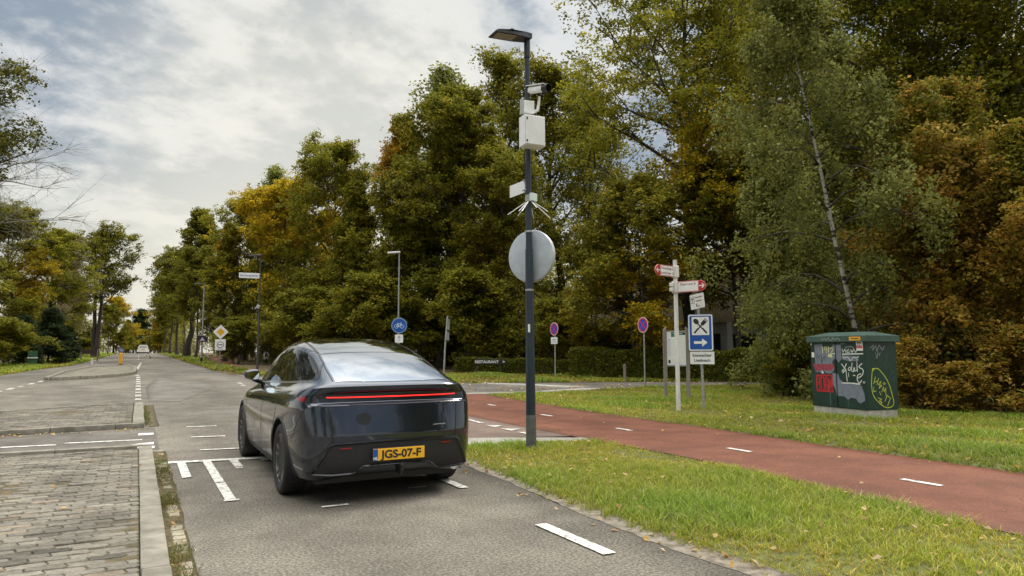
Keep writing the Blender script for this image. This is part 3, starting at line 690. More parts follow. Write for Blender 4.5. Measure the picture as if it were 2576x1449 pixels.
variety('big_oak', 41, 22, 6.6, .16, P_wide, 96000, .165, 'olive', M_bark, n1=42, n2=9, sig=.34, elev=(15, 55), r0=.33, gap=.14, patch=('gold', -1.5, -1.5, 8.5, 4.2))
variety('big_oak_dark', 42, 20, 5.6, .16, P_wide, 110000, .15, 'olivedark', M_bark, n1=40, n2=10, sig=.40, elev=(5, 40), r0=.3)
plant('big_oak', 'tree', 'tree', 'huge oak left of the leaning birch, its crown cut by the top of the picture', 1745, 37, -160, rz=1.0)
plant('big_oak', 'tree', 'tree', 'large oak behind the leaning birch and the cottage', 1985, 46, -120, rz=3.9)
plant('big_oak_dark', 'tree', 'tree', 'dark tree with a brown trunk right of the leaning birch', 2330, 30, -330, rz=.6)
plant('big_oak_dark', 'tree', 'tree', 'dark tree in the top right corner above the rust coloured bush', 2560, 27, -420, rz=2.6)
plant('oak_c', 'tree', 'tree', 'dark tree standing deep behind the green cabinet', 2180, 42, 150, rz=1.4, wide=1.3)
plant('avenue', 'tree', 'tree', 'olive tree hanging over the cottage roof right of the blue restaurant sign', 1850, 34.5, 430, rz=2.2, wide=1.1)
variety('hang_birch', 43, 12.4, 3.3, .10, P_wide, 46000, .105, 'greygreen', M_birch, n1=40, n2=6, sig=.17, elev=(15, 50), gap=.10, droop=.55, droopleaf=.30, r0=.09, lean=(-2.0, 1.0), wob=.006, upb=.3)
plant('hang_birch', 'birch', 'tree', 'leaning birch with a pale trunk and drooping grey green twigs behind the cabinet', 2186, 19.2, -70, rz=0.1, wide=.95)
variety('screen_birch', 44, 8, 2.4, .06, P_bush, 56000, .115, 'greygreen', M_bark, n1=36, n2=6, sig=.18, elev=(20, 60), stems=3, droop=.4, droopleaf=.3, r0=.06)
plant('screen_birch', 'tree', 'tree', 'grey green drooping tree between the blue restaurant sign and the cabinet', 2010, 23.5, 330, wide=.85)
plant('screen_birch', 'tree', 'tree', 'smaller grey green tree left of the cabinet with branches down to the grass', 1975, 21.5, 690, wide=1.15, rz=2.0)
plant('shrub_gold', 'tree', 'tree', 'olive and gold tree in front of the cottage behind the white signpost', 1610, 33, 470, wide=1.05)
plant('shrub_gold', 'tree', 'tree', 'smaller olive and gold tree between the round mirror and the signpost', 1490, 36, 600, wide=1.0)
variety('rust_oak', 45, 8.6, 2.45, .03, P_bush, 62000, .135, 'rust', M_bark, n1=46, n2=6, sig=.28, patch=('olivebrown', .3, .6, 7.4, 1.5), elev=(10, 50), stems=3, r0=.08)
plant('rust_oak', 'tree', 'tree', 'rust coloured oak right of the green cabinet with branches down to the grass', 2425, 18.2, 215, wide=.88, rz=.4)
plant('rust_oak', 'tree', 'tree', 'second rust and olive oak cut by the right edge of the picture', 2610, 17.0, 330, wide=.95, rz=3.3)
variety('rust_small', 46, 2.4, 1.2, .03, P_bush, 9000, .13, 'rust', M_bark, n1=22, n2=5, sig=.16, stems=4, r0=.03, elev=(10, 60))
plant('rust_small', 'shrub', 'shrub', 'low brown leaved bush on the grass at the foot of the rust coloured oak', 2410, 15.9, 915, wide=1.15)
for px, d, top, lab, wd in ((2318, 16.9, 860, 'rust coloured bush touching the right side of the green cabinet', 1.0), (2500, 16.3, 850, 'rust coloured bush between the low brown bush and the right edge', 1.1), (2590, 15.6, 830, 'rust coloured bush cut by the right edge above the grass', 1.1), (2360, 17.6, 760, 'taller rust coloured bush behind the low brown bush', 1.0)): plant('rust_small', 'shrub', 'shrub', lab, px, d, top, wide=wd, group='rust coloured bushes at the lawn edge')
plant('shrub_b', 'shrub', 'shrub', 'dark undergrowth right of the green cabinet', 2330, 17.5, 870, wide=.7)
plant('shrub_b', 'shrub', 'shrub', 'dark undergrowth at the right edge below the rust coloured oaks', 2560, 16.6, 860, wide=.9)
GS = 'shrubs at the foot of the wood'
for px, d, top, lab in ((377, 172, 850, 'distant olive and gold shrub right of the small white car'), (396, 140, 838, 'olive and gold shrub at the far end of the row of dark trunks'), (352, 262, 850, 'olive thicket straight behind the small white car')): plant('shrub_gold', 'shrub', 'shrub', lab, px, d, top, wide=1.3)
for k, px, d, top, lab in (
    ('shrub_b', 590, 52, 800, 'dark shrub behind the yellow diamond sign'),
    ('shrub_a', 690, 50, 790, 'olive shrub behind the car mirror'),
    ('shrub_a', 770, 47, 730, 'tall olive shrub directly above the car side windows'),
    ('shrub_b', 860, 46, 760, 'dark shrub above the left half of the car roof'),
    ('shrub_a', 930, 43, 700, 'tall olive shrub left of the round blue bicycle sign'),
    ('shrub_b', 1045, 43, 760, 'dark shrub right of the round blue bicycle sign'),
    ('shrub_a', 1190, 40, 690, 'olive shrub above the black restaurant board'),
    ('shrub_b', 1265, 40, 850, 'low dark shrub behind the right end of the restaurant board'),
    ('shrub_a', 1400, 38, 760, 'olive shrub behind the left no stopping sign'),
    ('shrub_b', 1480, 37, 830, 'dark shrub between the two no stopping signs'),
    ('shrub_a', 2010, 21, 850, 'leafy shrub left of the cabinet beside the hedge end'),
    ('shrub_b', 2105, 22, 800, 'dark shrub directly behind the green cabinet')):
    plant(k, 'shrub', 'shrub', lab, px, d, top, wide=1.15, group=GS)
# trees behind the camera that darken what the car paint mirrors
for k, x, y, hgt, lab in (('oak_a', 13, -9, 15, 'olive tree behind the viewer on the right verge, nearest'), ('oak_c', 14.5, -20, 16, 'dark tree behind the viewer on the right verge'), ('oak_b', 20, -34, 17, 'olive tree far behind the viewer on the right'), ('oak_a', -17, -22, 15, 'olive tree behind the viewer left of the road'), ('oak_c', -16, -2, 14, 'dark tree left of the viewer beyond the island'), ('oak_b', -17, 12, 14, 'olive tree left of the paver island outside the picture'), ('gold_a', -15, -40, 16, 'golden tree far behind the viewer on the left')):
    t = plant(k, 'tree', 'tree', lab, 0, 10, 0, sc=hgt / TV[k][0], group='trees behind the viewer'); t.location = (x, y, -.05)
# ---- the wood behind, one mass
def far_wood():
    rng = np.random.default_rng(77); cen = []; segs = []
    def strip(px0, px1, d0, d1, top0, top1, n):
        for _ in range(n):
            px = rng.uniform(px0, px1); d = rng.uniform(d0, d1); x, y, z = at(px, d); f = (px - px0) / (px1 - px0)
            if 30 < y < 235 and -10 < x < (9.5 if y < 140 else 6): continue
            H_ = (top_z(top0 + (top1 - top0) * f, d) - z) * rng.uniform(.7, 1.08); r = rng.uniform(1.6, 3.0)
            segs.append((np.array([[x, y, z], [x + rng.normal(0, .2), y, z + H_ * .5], [x + rng.normal(0, .3), y, z + H_ * .92]]), np.array([.14, .11, .03])))
            k = int(34 * r)
            q = rng.uniform(0, 1, k) ** .8; th = rng.uniform(0, 6.28, k); rr = r * np.sqrt(rng.uniform(.15, 1, k)) * np.sin(np.pi * (q * .85 + .12))
            cen.append(np.c_[x + rr * np.cos(th), y + rr * np.sin(th), z + H_ * (.10 + .9 * q)])
    strip(-500, 200, 80, 110, 690, 700, 34); strip(150, 330, 130, 220, 800, 815, 30); strip(385, 560, 88, 150, 770, 700, 30); strip(395, 470, 150, 280, 790, 740, 40)
    strip(540, 1000, 66, 90, 620, 520, 46); strip(1000, 1300, 62, 85, 480, 520, 34); strip(1300, 1750, 60, 80, 660, 640, 40); strip(1700, 2000, 48, 75, 600, 560, 30); strip(1950, 2200, 44, 70, 480, 340, 20); strip(2150, 2750, 44, 70, 200, 60, 62); strip(330, 390, 260, 330, 800, 800, 14)
    strip(2200, 2750, 28, 40, 380, 120, 34)
    V, F = tube_np(segs, 5); o = np_mesh('far_wood', V, F, M_bark); tag(o, kind='stuff')
    V, F, col = leaf_cloud(rng, np.concatenate(cen), .5, 11, .30, PAL['olivedark'] + PAL['olive'][:1])
    o = np_mesh('far_wood', V, F, M_leaf, col=col); tag(o, kind='stuff')
far_wood()
def undergrowth():
    rng = np.random.default_rng(78); cen = []
    for px0, px1, d0, d1, hmax, n in ((-300, 200, 62, 95, 3.2, 1500), (385, 620, 62, 120, 3.0, 1500), (392, 500, 150, 300, 4.5, 1800), (250, 325, 120, 260, 4.0, 1200), (560, 1150, 52, 66, 3.4, 3600), (1100, 1500, 48, 60, 3.6, 3000), (1450, 2100, 44, 56, 3.4, 2600), (2000, 2800, 24, 44, 3.0, 3800)):
        px, d = rng.uniform(px0, px1, n), rng.uniform(d0, d1, n)
        P = np.array([at(a, b) for a, b in zip(px, d)]); P[:, 2] += rng.uniform(.05, 1, n) ** 1.2 * hmax * (ok_ := (P[:, 0] > np.where(P[:, 1] < 140, 9.5, 5.5)) | (P[:, 0] < -9.5)) - 4 * ~ok_ * (.55 + .45 * np.sin(px * .031 + d * .5)); cen.append(P)
    V, F, col = leaf_cloud(rng, np.concatenate(cen), .42, 12, .26, PAL['olivedark'] + PAL['evergreen'] + PAL['rust'][1:2])
    o = np_mesh('undergrowth', V, F, M_leaf, col=col); tag(o, kind='stuff')
undergrowth()
# ================================================================ thatched cottage, hedge
HX, HY, HZ = at(1745, 38.5)
hs = thing('cottage', 'low thatched cottage with white walls and dark shutters behind the hedge', 'house', (HX, HY, HZ), face_cam(HX, HY, 6))
M_wall = mat('white_render', (.60, .59, .55), .9, var=.08, vscale=2); M_thatch = mat('thatch', (.13, .105, .06), 1.0, col2=(.27, .215, .13), vscale=6, stretch=(6, 1, 1), bump=.8, bscale=16)
M_shut = mat('dark_shutter', (.012, .013, .018), .5)
MB().box((0, 2.5, 1.45), (10.6, 4.6, 2.9)).build('wall', M_wall, hs)
mb = MB(); V = []; F = []; n = 12
for i in range(n + 1):
    t = i / n
    for s in (-1, 1): V.append((s * (6.0 - t * 1.7), -.55 + t * 3.2, 2.75 + 3.1 * t ** .9))
for i in range(n + 1):
    t = i / n
    for s in (-1, 1): V.append((s * (6.0 - t * 1.7), 5.9 - t * 3.0, 2.75 + 3.1 * t ** .9))
for i in range(n): F.append((2 * i, 2 * i + 1, 2 * i + 3, 2 * i + 2)); o_ = 2 * (n + 1); F.append((o_ + 2 * i, o_ + 2 * i + 2, o_ + 2 * i + 3, o_ + 2 * i + 1)); F.append((2 * i, 2 * i + 2, o_ + 2 * i + 2, o_ + 2 * i)); F.append((2 * i + 1, o_ + 2 * i + 1, o_ + 2 * i + 3, 2 * i + 3))
F.append((0, o_, o_ + 1, 1)); F.append((2 * n, 2 * n + 1, o_ + 2 * n + 1, o_ + 2 * n)); mb.add(V, F); mb.build('roof', M_thatch, hs)
for x0, w in ((-4.1, 2.3), (-1.0, 1.9), (.85, 1.25), (2.75, 1.25)):
    f = MB().box((x0, .17, 1.35), (w + .16, .06, 1.75)).build('window_frame', M_wall, hs); sh = MB()
    sh.box((x0, .145, 1.35), (w, .05, 1.62))
    for k in range(12): sh.box((x0, .115, .62 + k * .13), (w - .12, .035, .075), Matrix.Rotation(R(25), 3, 'X'))
    sh.build('shutter', M_shut, f)
for x0 in (-2.3, .15, 1.86): MB().box((x0, -.66, 1.36), (.26, .20, 2.8)).build('porch_post', M_wall, hs)
MB().box((.5, 3, 6.1), (.9, .8, 1.5)).build('chimney', mat('chimney_brick', (.16, .07, .05), .9, var=.2, vscale=12), hs)
# clipped hedges along the far side of the side road
def hedge(name, px0, px1, d0, d1, hgt, wid, label, seed, n=26000):
    rng = np.random.default_rng(seed); a = np.array(at(px0, d0)); b = np.array(at(px1, d1)); L_ = np.linalg.norm((b - a)[:2]); d = (b - a) / L_; nrm = np.array([-d[1], d[0], 0])
    t = rng.uniform(0, L_, n); s = rng.uniform(-1, 1, n); zz = rng.uniform(.03, 1, n); sel = rng.random(n)
    s = np.where(sel < .45, np.sign(s) * rng.uniform(.82, 1.05, n), s); zz = np.where(sel > .72, rng.uniform(.9, 1.06, n), zz)
    P = a + d * t[:, None] + nrm * (s * wid / 2)[:, None]; P[:, 2] = hh(P[:, 1]) + zz * hgt * (1 + .05 * np.sin(t * 1.7) + .03 * np.sin(t * 5.1)) - .02
    V, F, col = leaf_cloud(rng, P, .035, 1, .095, PAL['olivedark'] + PAL['olive'][:1] + PAL['green'], upb=.3)
    tag(np_mesh(name, V, F, M_leaf, col=col), label, 'hedge')
hedge('hedge', 1440, 1945, 33.5, 29.5, 1.30, 1.0, 'long clipped dark green hedge in front of the thatched cottage', 61, 42000)
hedge('hedge', 1150, 1450, 38.5, 35.5, .75, .8, 'low rough hedge behind the black restaurant board', 62, 16000)
# a few posts by the hedge
for px, d, top, lab in ((1570, 29.8, 915, 'short grey wooden stake in front of the hedge left of the signpost'), (1735, 33.8, 830, 'thin pale stake behind the information board')):
    x, y, z = at(px, d); s_ = thing('stake', lab, 'stake', (x, y, z - .05)); MB().box((0, 0, (top_z(top, d) - z) / 2), (.09, .09, top_z(top, d) - z + .05), bev=.01).build('post', M_wood, s_)
# ================================================================ the dark car in front
from mathutils.geometry import delaunay_2d_cdt
def paint_mat():
    m = mat('dark_grey_paint', (.042, .052, .075), .17, metal=.85, coat=1.0)
    nt = m.node_tree; b = nt.nodes['Principled BSDF']
    tc = nt.nodes.new('ShaderNodeTexCoord'); sp = nt.nodes.new('ShaderNodeSeparateXYZ'); nt.links.new(tc.outputs['Object'], sp.inputs[0])
    nz = nt.nodes.new('ShaderNodeTexNoise'); nt.links.new(tc.outputs['Object'], nz.inputs['Vector']); nz.inputs['Scale'].default_value = 3.2; nz.inputs['Detail'].default_value = 7; nz.inputs['Roughness'].default_value = .65
    # dried road dirt thrown up along the lower flanks and behind the wheels
    ma = nt.nodes.new('ShaderNodeMath'); ma.operation = 'MULTIPLY_ADD'; nt.links.new(sp.outputs[2], ma.inputs[0]); ma.inputs[1].default_value = -1.5; ma.inputs[2].default_value = .88
    mb = nt.nodes.new('ShaderNodeMath'); mb.operation = 'ADD'; nt.links.new(nz.outputs[0], mb.inputs[0]); nt.links.new(ma.outputs[0], mb.inputs[1])
    mr = nt.nodes.new('ShaderNodeMapRange'); nt.links.new(mb.outputs[0], mr.inputs[0]); mr.inputs[1].default_value = .45; mr.inputs[2].default_value = 1.05; mr.inputs[4].default_value = .62
    # sides only
    gy = nt.nodes.new('ShaderNodeMath'); gy.operation = 'ABSOLUTE'; nt.links.new(sp.outputs[0], gy.inputs[0])
    gm = nt.nodes.new('ShaderNodeMapRange'); nt.links.new(gy.outputs[0], gm.inputs[0]); gm.inputs[1].default_value = .84; gm.inputs[2].default_value = .93; gm.inputs[3].default_value = .06
    mm = nt.nodes.new('ShaderNodeMath'); mm.operation = 'MULTIPLY'; nt.links.new(mr.outputs[0], mm.inputs[0]); nt.links.new(gm.outputs[0], mm.inputs[1])
    mx = nt.nodes.new('ShaderNodeMix'); mx.data_type = 'RGBA'; nt.links.new(mm.outputs[0], mx.inputs[0]); mx.inputs[6].default_value = (.042, .052, .075, 1); mx.inputs[7].default_value = (.085, .072, .058, 1)
    nt.links.new(mx.outputs[2], b.inputs['Base Color'])
    for nm, lo_, hi_ in (('Coat Weight', 1.0, 0.0), ('Roughness', .17, .75), ('Metallic', .85, 0.0)):
        q = nt.nodes.new('ShaderNodeMapRange'); nt.links.new(mm.outputs[0], q.inputs[0]); q.inputs[2].default_value = .6; q.inputs[3].default_value = lo_; q.inputs[4].default_value = hi_; nt.links.new(q.outputs[0], b.inputs[nm])
    return m
M_paint = paint_mat()
M_glass = mat('tinted_glass', (.010, .012, .013), .03, spec=.75)
M_glass.node_tree.nodes['Principled BSDF'].inputs['IOR'].default_value = 2.3
_nt = M_glass.node_tree; _g = _nt.nodes.new('ShaderNodeBsdfGlossy'); _g.inputs['Color'].default_value = (.80, .84, .88, 1); _g.inputs['Roughness'].default_value = .03
_x = _nt.nodes.new('ShaderNodeMixShader'); _x.inputs[0].default_value = .60; _nt.links.new(_nt.nodes['Principled BSDF'].outputs[0], _x.inputs[1]); _nt.links.new(_g.outputs[0], _x.inputs[2]); _nt.links.new(_x.outputs[0], _nt.nodes['Material Output'].inputs[0])   # metal-coated pane
M_sideglass = mat('side_glass', (.010, .011, .010), .03, spec=.6)
M_gap = mat('panel_gap', (.004, .004, .005), .7)
M_gloss = mat('gloss_black', (.008, .008, .009), .16, coat=.3)
M_plast = mat('bumper_plastic', (.014, .014, .016), .55, var=.2, vscale=30)
M_tyre = mat('tyre_rubber', (.016, .016, .016), .8, var=.3, vscale=14, bump=.2, bscale=120)
M_rim = mat('rim_alloy', (.11, .11, .105), .42, metal=.7, var=.3, vscale=9)
M_led = mat('tail_lamp_led', (.5, .01, .01), .3, emit=(1.0, .025, .02), estr=1.0)
M_lens = mat('red_lens', (.22, .006, .008), .12, coat=.5)
M_mirror = mat('mirror_glass', (.55, .62, .62), .04, metal=1.0)
M_plate = mat('plate_yellow', (.80, .42, .015), .4)
M_bright = mat('bright_trim', (.55, .56, .56), .25, metal=.9)

car = thing('car', 'dark grey metallic car seen from behind with red light bar and yellow number plate', 'car', (2.241, 7.429, 0), R(0)); car.scale = (.985, 1, 1)

# control cage: loops from sill to roof, columns from rear centre round the side to front centre
plan = [(0, -.965), (.36, -.958), (.62, -.928), (.80, -.845), (.893, -.705), (.938, -.45), (.955, -.15), (.96, .25), (.96, .8), (.96, 1.4), (.96, 2.0), (.957, 2.5), (.95, 2.9), (.93, 3.25), (.86, 3.55), (.68, 3.74), (.38, 3.83), (0, 3.86)]
def ring(ins, rear, zr, zs, zf):
    out = []
    for j, (x, y) in enumerate(plan):
        wr = max(0, 1 - j / 4.0); wf = max(0, (j - 13) / 4.0)
        k = 1 - ins / .96
        z = zs + (zr - zs) * min(1, max(0, (5 - j) / 3)) + (zf - zs) * min(1, max(0, (j - 12) / 3))
        out.append((x * k, y + rear * (wr > 0) * min(1, wr * 1.6) - (ins if wf > 0 else 0) * wf, z))
    return out
def side(rear, rest):
    return rear + rest
loops = [
    ring(.16, .20, .25, .19, .20), ring(.07, .06, .285, .22, .24), ring(.022, .006, .38, .33, .38), ring(.004, 0, .55, .50, .50), ring(.0, 0, .655, .62, .56),
    ring(.003, .030, .80, .76, .60),
    side([(0, -.912, .934), (.36, -.905, .934), (.62, -.875, .932), (.80, -.805, .928), (.898, -.68, .89)], [(.943, -.445, .85), (.955, -.145, .84), (.955, .25, .83), (.953, .8, .82), (.952, 1.4, .81), (.951, 2.0, .80), (.948, 2.5, .79), (.942, 2.9, .775), (.915, 3.25, .74), (.84, 3.545, .67), (.67, 3.725, .62), (.375, 3.815, .60), (0, 3.845, .595)]),
    side([(0, -.865, .952), (.36, -.858, .952), (.62, -.828, .949), (.80, -.772, .945), (.902, -.665, .92)], [(.94, -.44, .90), (.952, -.142, .89), (.952, .25, .88), (.95, .8, .865), (.948, 1.4, .85), (.947, 2.0, .835), (.943, 2.5, .82), (.934, 2.9, .805), (.905, 3.25, .765), (.83, 3.54, .69), (.66, 3.715, .64), (.372, 3.805, .62), (0, 3.835, .612)]),
    side([(0, -.845, 1.035), (.36, -.838, 1.034), (.62, -.808, 1.03), (.795, -.755, 1.015), (.888, -.65, .985)], [(.925, -.43, .96), (.938, -.138, .945), (.94, .25, .93), (.938, .8, .915), (.937, 1.4, .90), (.935, 2.0, .88), (.93, 2.5, .865), (.92, 2.9, .848), (.887, 3.245, .805), (.81, 3.53, .73), (.64, 3.70, .68), (.36, 3.79, .66), (0, 3.818, .65)]),
    side([(0, -.882, 1.068), (.36, -.874, 1.067), (.61, -.842, 1.063), (.765, -.775, 1.055), (.858, -.645, 1.035)], [(.893, -.42, 1.012), (.91, -.13, .998), (.916, .25, .98), (.916, .8, .962), (.915, 1.4, .945), (.912, 2.0, .925), (.906, 2.5, .91), (.89, 2.9, .89), (.855, 3.235, .85), (.77, 3.505, .79), (.60, 3.665, .745), (.335, 3.75, .725), (0, 3.775, .718)]),
    side([(0, -.905, 1.108), (.36, -.897, 1.107), (.60, -.862, 1.103), (.745, -.78, 1.095), (.825, -.635, 1.08)], [(.853, -.41, 1.062), (.868, -.125, 1.045), (.875, .25, 1.026), (.875, .8, 1.006), (.874, 1.4, .988), (.87, 2.0, .968), (.862, 2.5, .95), (.845, 2.9, .928), (.805, 3.22, .895), (.71, 3.46, .85), (.54, 3.59, .82), (.30, 3.665, .80), (0, 3.69, .793)]),
    side([(0, -.885, 1.128), (.36, -.877, 1.127), (.59, -.842, 1.123), (.715, -.765, 1.116), (.785, -.62, 1.105)], [(.815, -.40, 1.092), (.828, -.12, 1.076), (.834, .25, 1.058), (.834, .8, 1.038), (.833, 1.4, 1.02), (.828, 2.0, 1.0), (.818, 2.5, .98), (.795, 2.88, .96), (.74, 3.12, .935), (.64, 3.26, .905), (.48, 3.36, .885), (.27, 3.42, .87), (0, 3.44, .865)]),
    side([(0, -.70, 1.158), (.34, -.694, 1.157), (.545, -.672, 1.153), (.64, -.62, 1.15), (.675, -.50, 1.148)], [(.725, -.30, 1.135), (.765, -.02, 1.114), (.793, .32, 1.094), (.795, .84, 1.075), (.794, 1.42, 1.056), (.788, 2.0, 1.036), (.778, 2.45, 1.02), (.755, 2.74, 1.005), (.69, 2.90, .99), (.585, 2.985, .978), (.43, 3.04, .97), (.24, 3.075, .967), (0, 3.085, .965)]),
    side([(0, -.30, 1.297), (.33, -.296, 1.293), (.545, -.285, 1.282), (.595, -.25, 1.277), (.635, -.15, 1.28)], [(.672, .04, 1.287), (.704, .28, 1.287), (.732, .55, 1.282), (.735, .95, 1.275), (.733, 1.45, 1.262), (.725, 1.92, 1.24), (.712, 2.22, 1.215), (.685, 2.42, 1.19), (.625, 2.53, 1.18), (.53, 2.60, 1.178), (.39, 2.65, 1.18), (.22, 2.675, 1.183), (0, 2.685, 1.185)]),
    side([(0, .13, 1.432), (.32, .133, 1.425), (.535, .14, 1.408), (.585, .16, 1.405), (.62, .23, 1.415)], [(.64, .36, 1.435), (.655, .54, 1.452), (.665, .76, 1.462), (.668, 1.08, 1.465), (.665, 1.46, 1.452), (.655, 1.80, 1.425), (.638, 2.0, 1.40), (.61, 2.12, 1.385), (.56, 2.19, 1.385), (.47, 2.23, 1.392), (.345, 2.26, 1.402), (.195, 2.275, 1.408), (0, 2.282, 1.41)]),
    side([(0, .50, 1.525), (.28, .50, 1.518), (.47, .505, 1.502), (.51, .52, 1.50), (.535, .57, 1.508)], [(.552, .67, 1.522), (.565, .80, 1.535), (.573, .96, 1.545), (.576, 1.18, 1.548), (.572, 1.46, 1.54), (.56, 1.68, 1.525), (.545, 1.81, 1.51), (.52, 1.89, 1.502), (.475, 1.94, 1.504), (.40, 1.965, 1.51), (.295, 1.985, 1.518), (.165, 1.997, 1.523), (0, 2.0, 1.525)]),
    side([(0, .80, 1.572), (.22, .80, 1.567), (.36, .805, 1.556), (.39, .815, 1.555), (.405, .84, 1.558)], [(.415, .90, 1.566), (.425, .98, 1.575), (.43, 1.07, 1.582), (.432, 1.20, 1.585), (.43, 1.38, 1.583), (.42, 1.52, 1.576), (.405, 1.61, 1.568), (.385, 1.67, 1.563), (.35, 1.70, 1.563), (.295, 1.72, 1.566), (.22, 1.735, 1.571), (.12, 1.745, 1.574), (0, 1.748, 1.575)]),
]
for k in range(12, len(loops)): loops[k] = [(x * (1.02 if y < 1 else 1), y - .11 * max(0, 1 - max(0, y - .3) / 1.6), z) for x, y, z in loops[k]]     # tail of the greenhouse set back
L, N = len(loops), len(plan)
# closing line along the middle of the roof
roofc = [(0, 1.02 + .44 * min(1, max(0, (j - 3) / 11)), 1.598) for j in range(N)]
bm = bmesh.new(); grid = {}
for s in (1, -1):
    for k in range(L):
        for j in range(N):
            if s == -1 and j in (0, N - 1): grid[(s, k, j)] = grid[(1, k, j)]
            else: x, y, z = loops[k][j]; grid[(s, k, j)] = bm.verts.new((x * s, y, z))
mid = [bm.verts.new((0, y, 1.598)) for y in (1.0, 1.14, 1.28, 1.44)]
crease = bm.edges.layers.float.new('crease_edge')
for s in (1, -1):
    for k in range(L - 1):
        for j in range(N - 1):
            f = [grid[(s, k, j)], grid[(s, k, j + 1)], grid[(s, k + 1, j + 1)], grid[(s, k + 1, j)]]
            bm.faces.new(f if s == 1 else f[::-1])
    T = [grid[(s, L - 1, j)] for j in range(N)]
    seq = [(0, mid[0]), (7, mid[0]), (8, mid[1]), (9, mid[2]), (10, mid[3]), (17, mid[3])]
    fan = [[T[0], T[1], T[2], mid[0]], [T[2], T[3], T[4], mid[0]], [T[4], T[5], T[6], mid[0]], [T[6], T[7], mid[0]], [T[7], T[8], mid[1], mid[0]], [T[8], T[9], mid[2], mid[1]], [T[9], T[10], mid[3], mid[2]], [T[10], T[11], T[12], mid[3]], [T[12], T[13], T[14], mid[3]], [T[14], T[15], T[16], mid[3]], [T[16], T[17], mid[3]]]
    for f in fan: bm.faces.new(f if s == 1 else f[::-1])
def cr(k, j0, j1, v):
    for s in (1, -1):
        for j in range(j0, j1):
            e = bm.edges.get((grid[(s, k, j)], grid[(s, k, j + 1)]))
            if e: e[crease] = v
cr(4, 0, 4, .75); cr(6, 0, 4, .8); cr(7, 0, 3, .5); cr(8, 0, 3, .5); cr(10, 0, 4, .55); cr(9, 0, 3, .3); cr(1, 0, 17, .3); cr(11, 0, 3, .4)
me = bpy.data.meshes.new('body'); bm.to_mesh(me); bm.free()
tmp = bpy.data.objects.new('tmp', me); C.objects.link(tmp)
sm = tmp.modifiers.new('s', 'SUBSURF'); sm.levels = 4; sm.render_levels = 4
dg = bpy.context.evaluated_depsgraph_get()
bme = bpy.data.meshes.new_from_object(tmp.evaluated_get(dg)); bpy.data.objects.remove(tmp)
bm = bmesh.new(); bm.from_mesh(bme); bmesh.ops.recalc_face_normals(bm, faces=bm.faces)
body_bvh = BVHTree.FromBMesh(bm)
WZ, WR = .355, .355
for wy in (0.0, 2.89):
    AR = .405
    dead = [f for f in bm.faces if abs(f.calc_center_median().x) > .55 and (f.calc_center_median().y - wy) ** 2 + (f.calc_center_median().z - WZ) ** 2 < AR * AR]
    bmesh.ops.delete(bm, geom=dead, context='FACES')
    for v in bm.verts:
        if v.is_boundary and abs(v.co.x) > .55:
            d = math.hypot(v.co.y - wy, v.co.z - WZ)
            if abs(d - AR) < .03 and d > 0: v.co.y = wy + (v.co.y - wy) * AR / d; v.co.z = WZ + (v.co.z - WZ) * AR / d
bm.to_mesh(bme); bm.free(); bme.materials.clear(); bme.materials.append(M_paint); bme.shade_smooth()
body = bpy.data.objects.new('body', bme); C.objects.link(body); body.parent = car

VIEW = {'rear': (lambda a, b: (Vector((a, -4, b)), Vector((0, 1, 0)))), 'left': (lambda a, b: (Vector((-4, a, b)), Vector((1, 0, 0)))), 'right': (lambda a, b: (Vector((4, a, b)), Vector((-1, 0, 0)))), 'top': (lambda a, b: (Vector((a, b, 4)), Vector((0, 0, -1)))), 'front': (lambda a, b: (Vector((a, 6, b)), Vector((0, -1, 0))))}
def hit(view, a, b):
    p, d = VIEW[view](a, b); q = body_bvh.ray_cast(p, d)
    return (q[0], q[1] if q[1].dot(d) < 0 else -q[1]) if q[0] is not None else (None, None)
def dens(poly, st, closed=True):
    out = []; n = len(poly)
    for i in range(n if closed else n - 1):
        a, b = Vector(poly[i]), Vector(poly[(i + 1) % n]); k = max(1, int((b - a).length / st))
        out += [a.lerp(b, t / k) for t in range(k)]
    if not closed: out.append(Vector(poly[-1]))
    return out
def smoothpoly(poly, it=2, closed=True):
    for _ in range(it):
        o = []; n = len(poly)
        for i in range(n if closed else n - 1):
            a, b = Vector(poly[i]), Vector(poly[(i + 1) % n]); o += [a.lerp(b, .25), a.lerp(b, .75)]
        if not closed: o = [Vector(poly[0])] + o + [Vector(poly[-1])]
        poly = o
    return poly
def drape(name, poly, view, m, off=.0025, st=.02, sm=0, parent=None, skirt=.006):
    """a panel of the given outline laid on the body surface"""
    poly = smoothpoly(poly, sm) if sm else poly
    bd = dens(poly, st); nb = len(bd)
    xs = [p[0] for p in bd]; ys = [p[1] for p in bd]
    def inside(x, y):
        c = False; j = nb - 1
        for i in range(nb):
            if (ys[i] > y) != (ys[j] > y) and x < (xs[j] - xs[i]) * (y - ys[i]) / (ys[j] - ys[i]) + xs[i]: c = not c
            j = i
        return c
    pts = list(bd)
    gx = np.arange(min(xs) + st / 2, max(xs), st); gy = np.arange(min(ys) + st / 2, max(ys), st)
    for x in gx:
        for y in gy:
            if inside(x, y) and min((x - a) ** 2 + (y - b) ** 2 for a, b in zip(xs, ys)) > (st * .45) ** 2: pts.append(Vector((x, y)))
    r = delaunay_2d_cdt([Vector((p[0], p[1])) for p in pts], [(i, (i + 1) % nb) for i in range(nb)], [], 1, 1e-5)
    V = []; ok = []
    for p in r[0]:
        q, n = hit(view, p.x, p.y)
        if q is None: ok.append(False); V.append(Vector((0, 0, 0)))
        else: ok.append(True); V.append(q + n * off)
    F = [f for f in r[2] if all(ok[i] for i in f)]
    mb = MB(); mb.add(V, F)
    o = mb.build(name, m, parent or car, False)
    o.data.shade_smooth(); return o
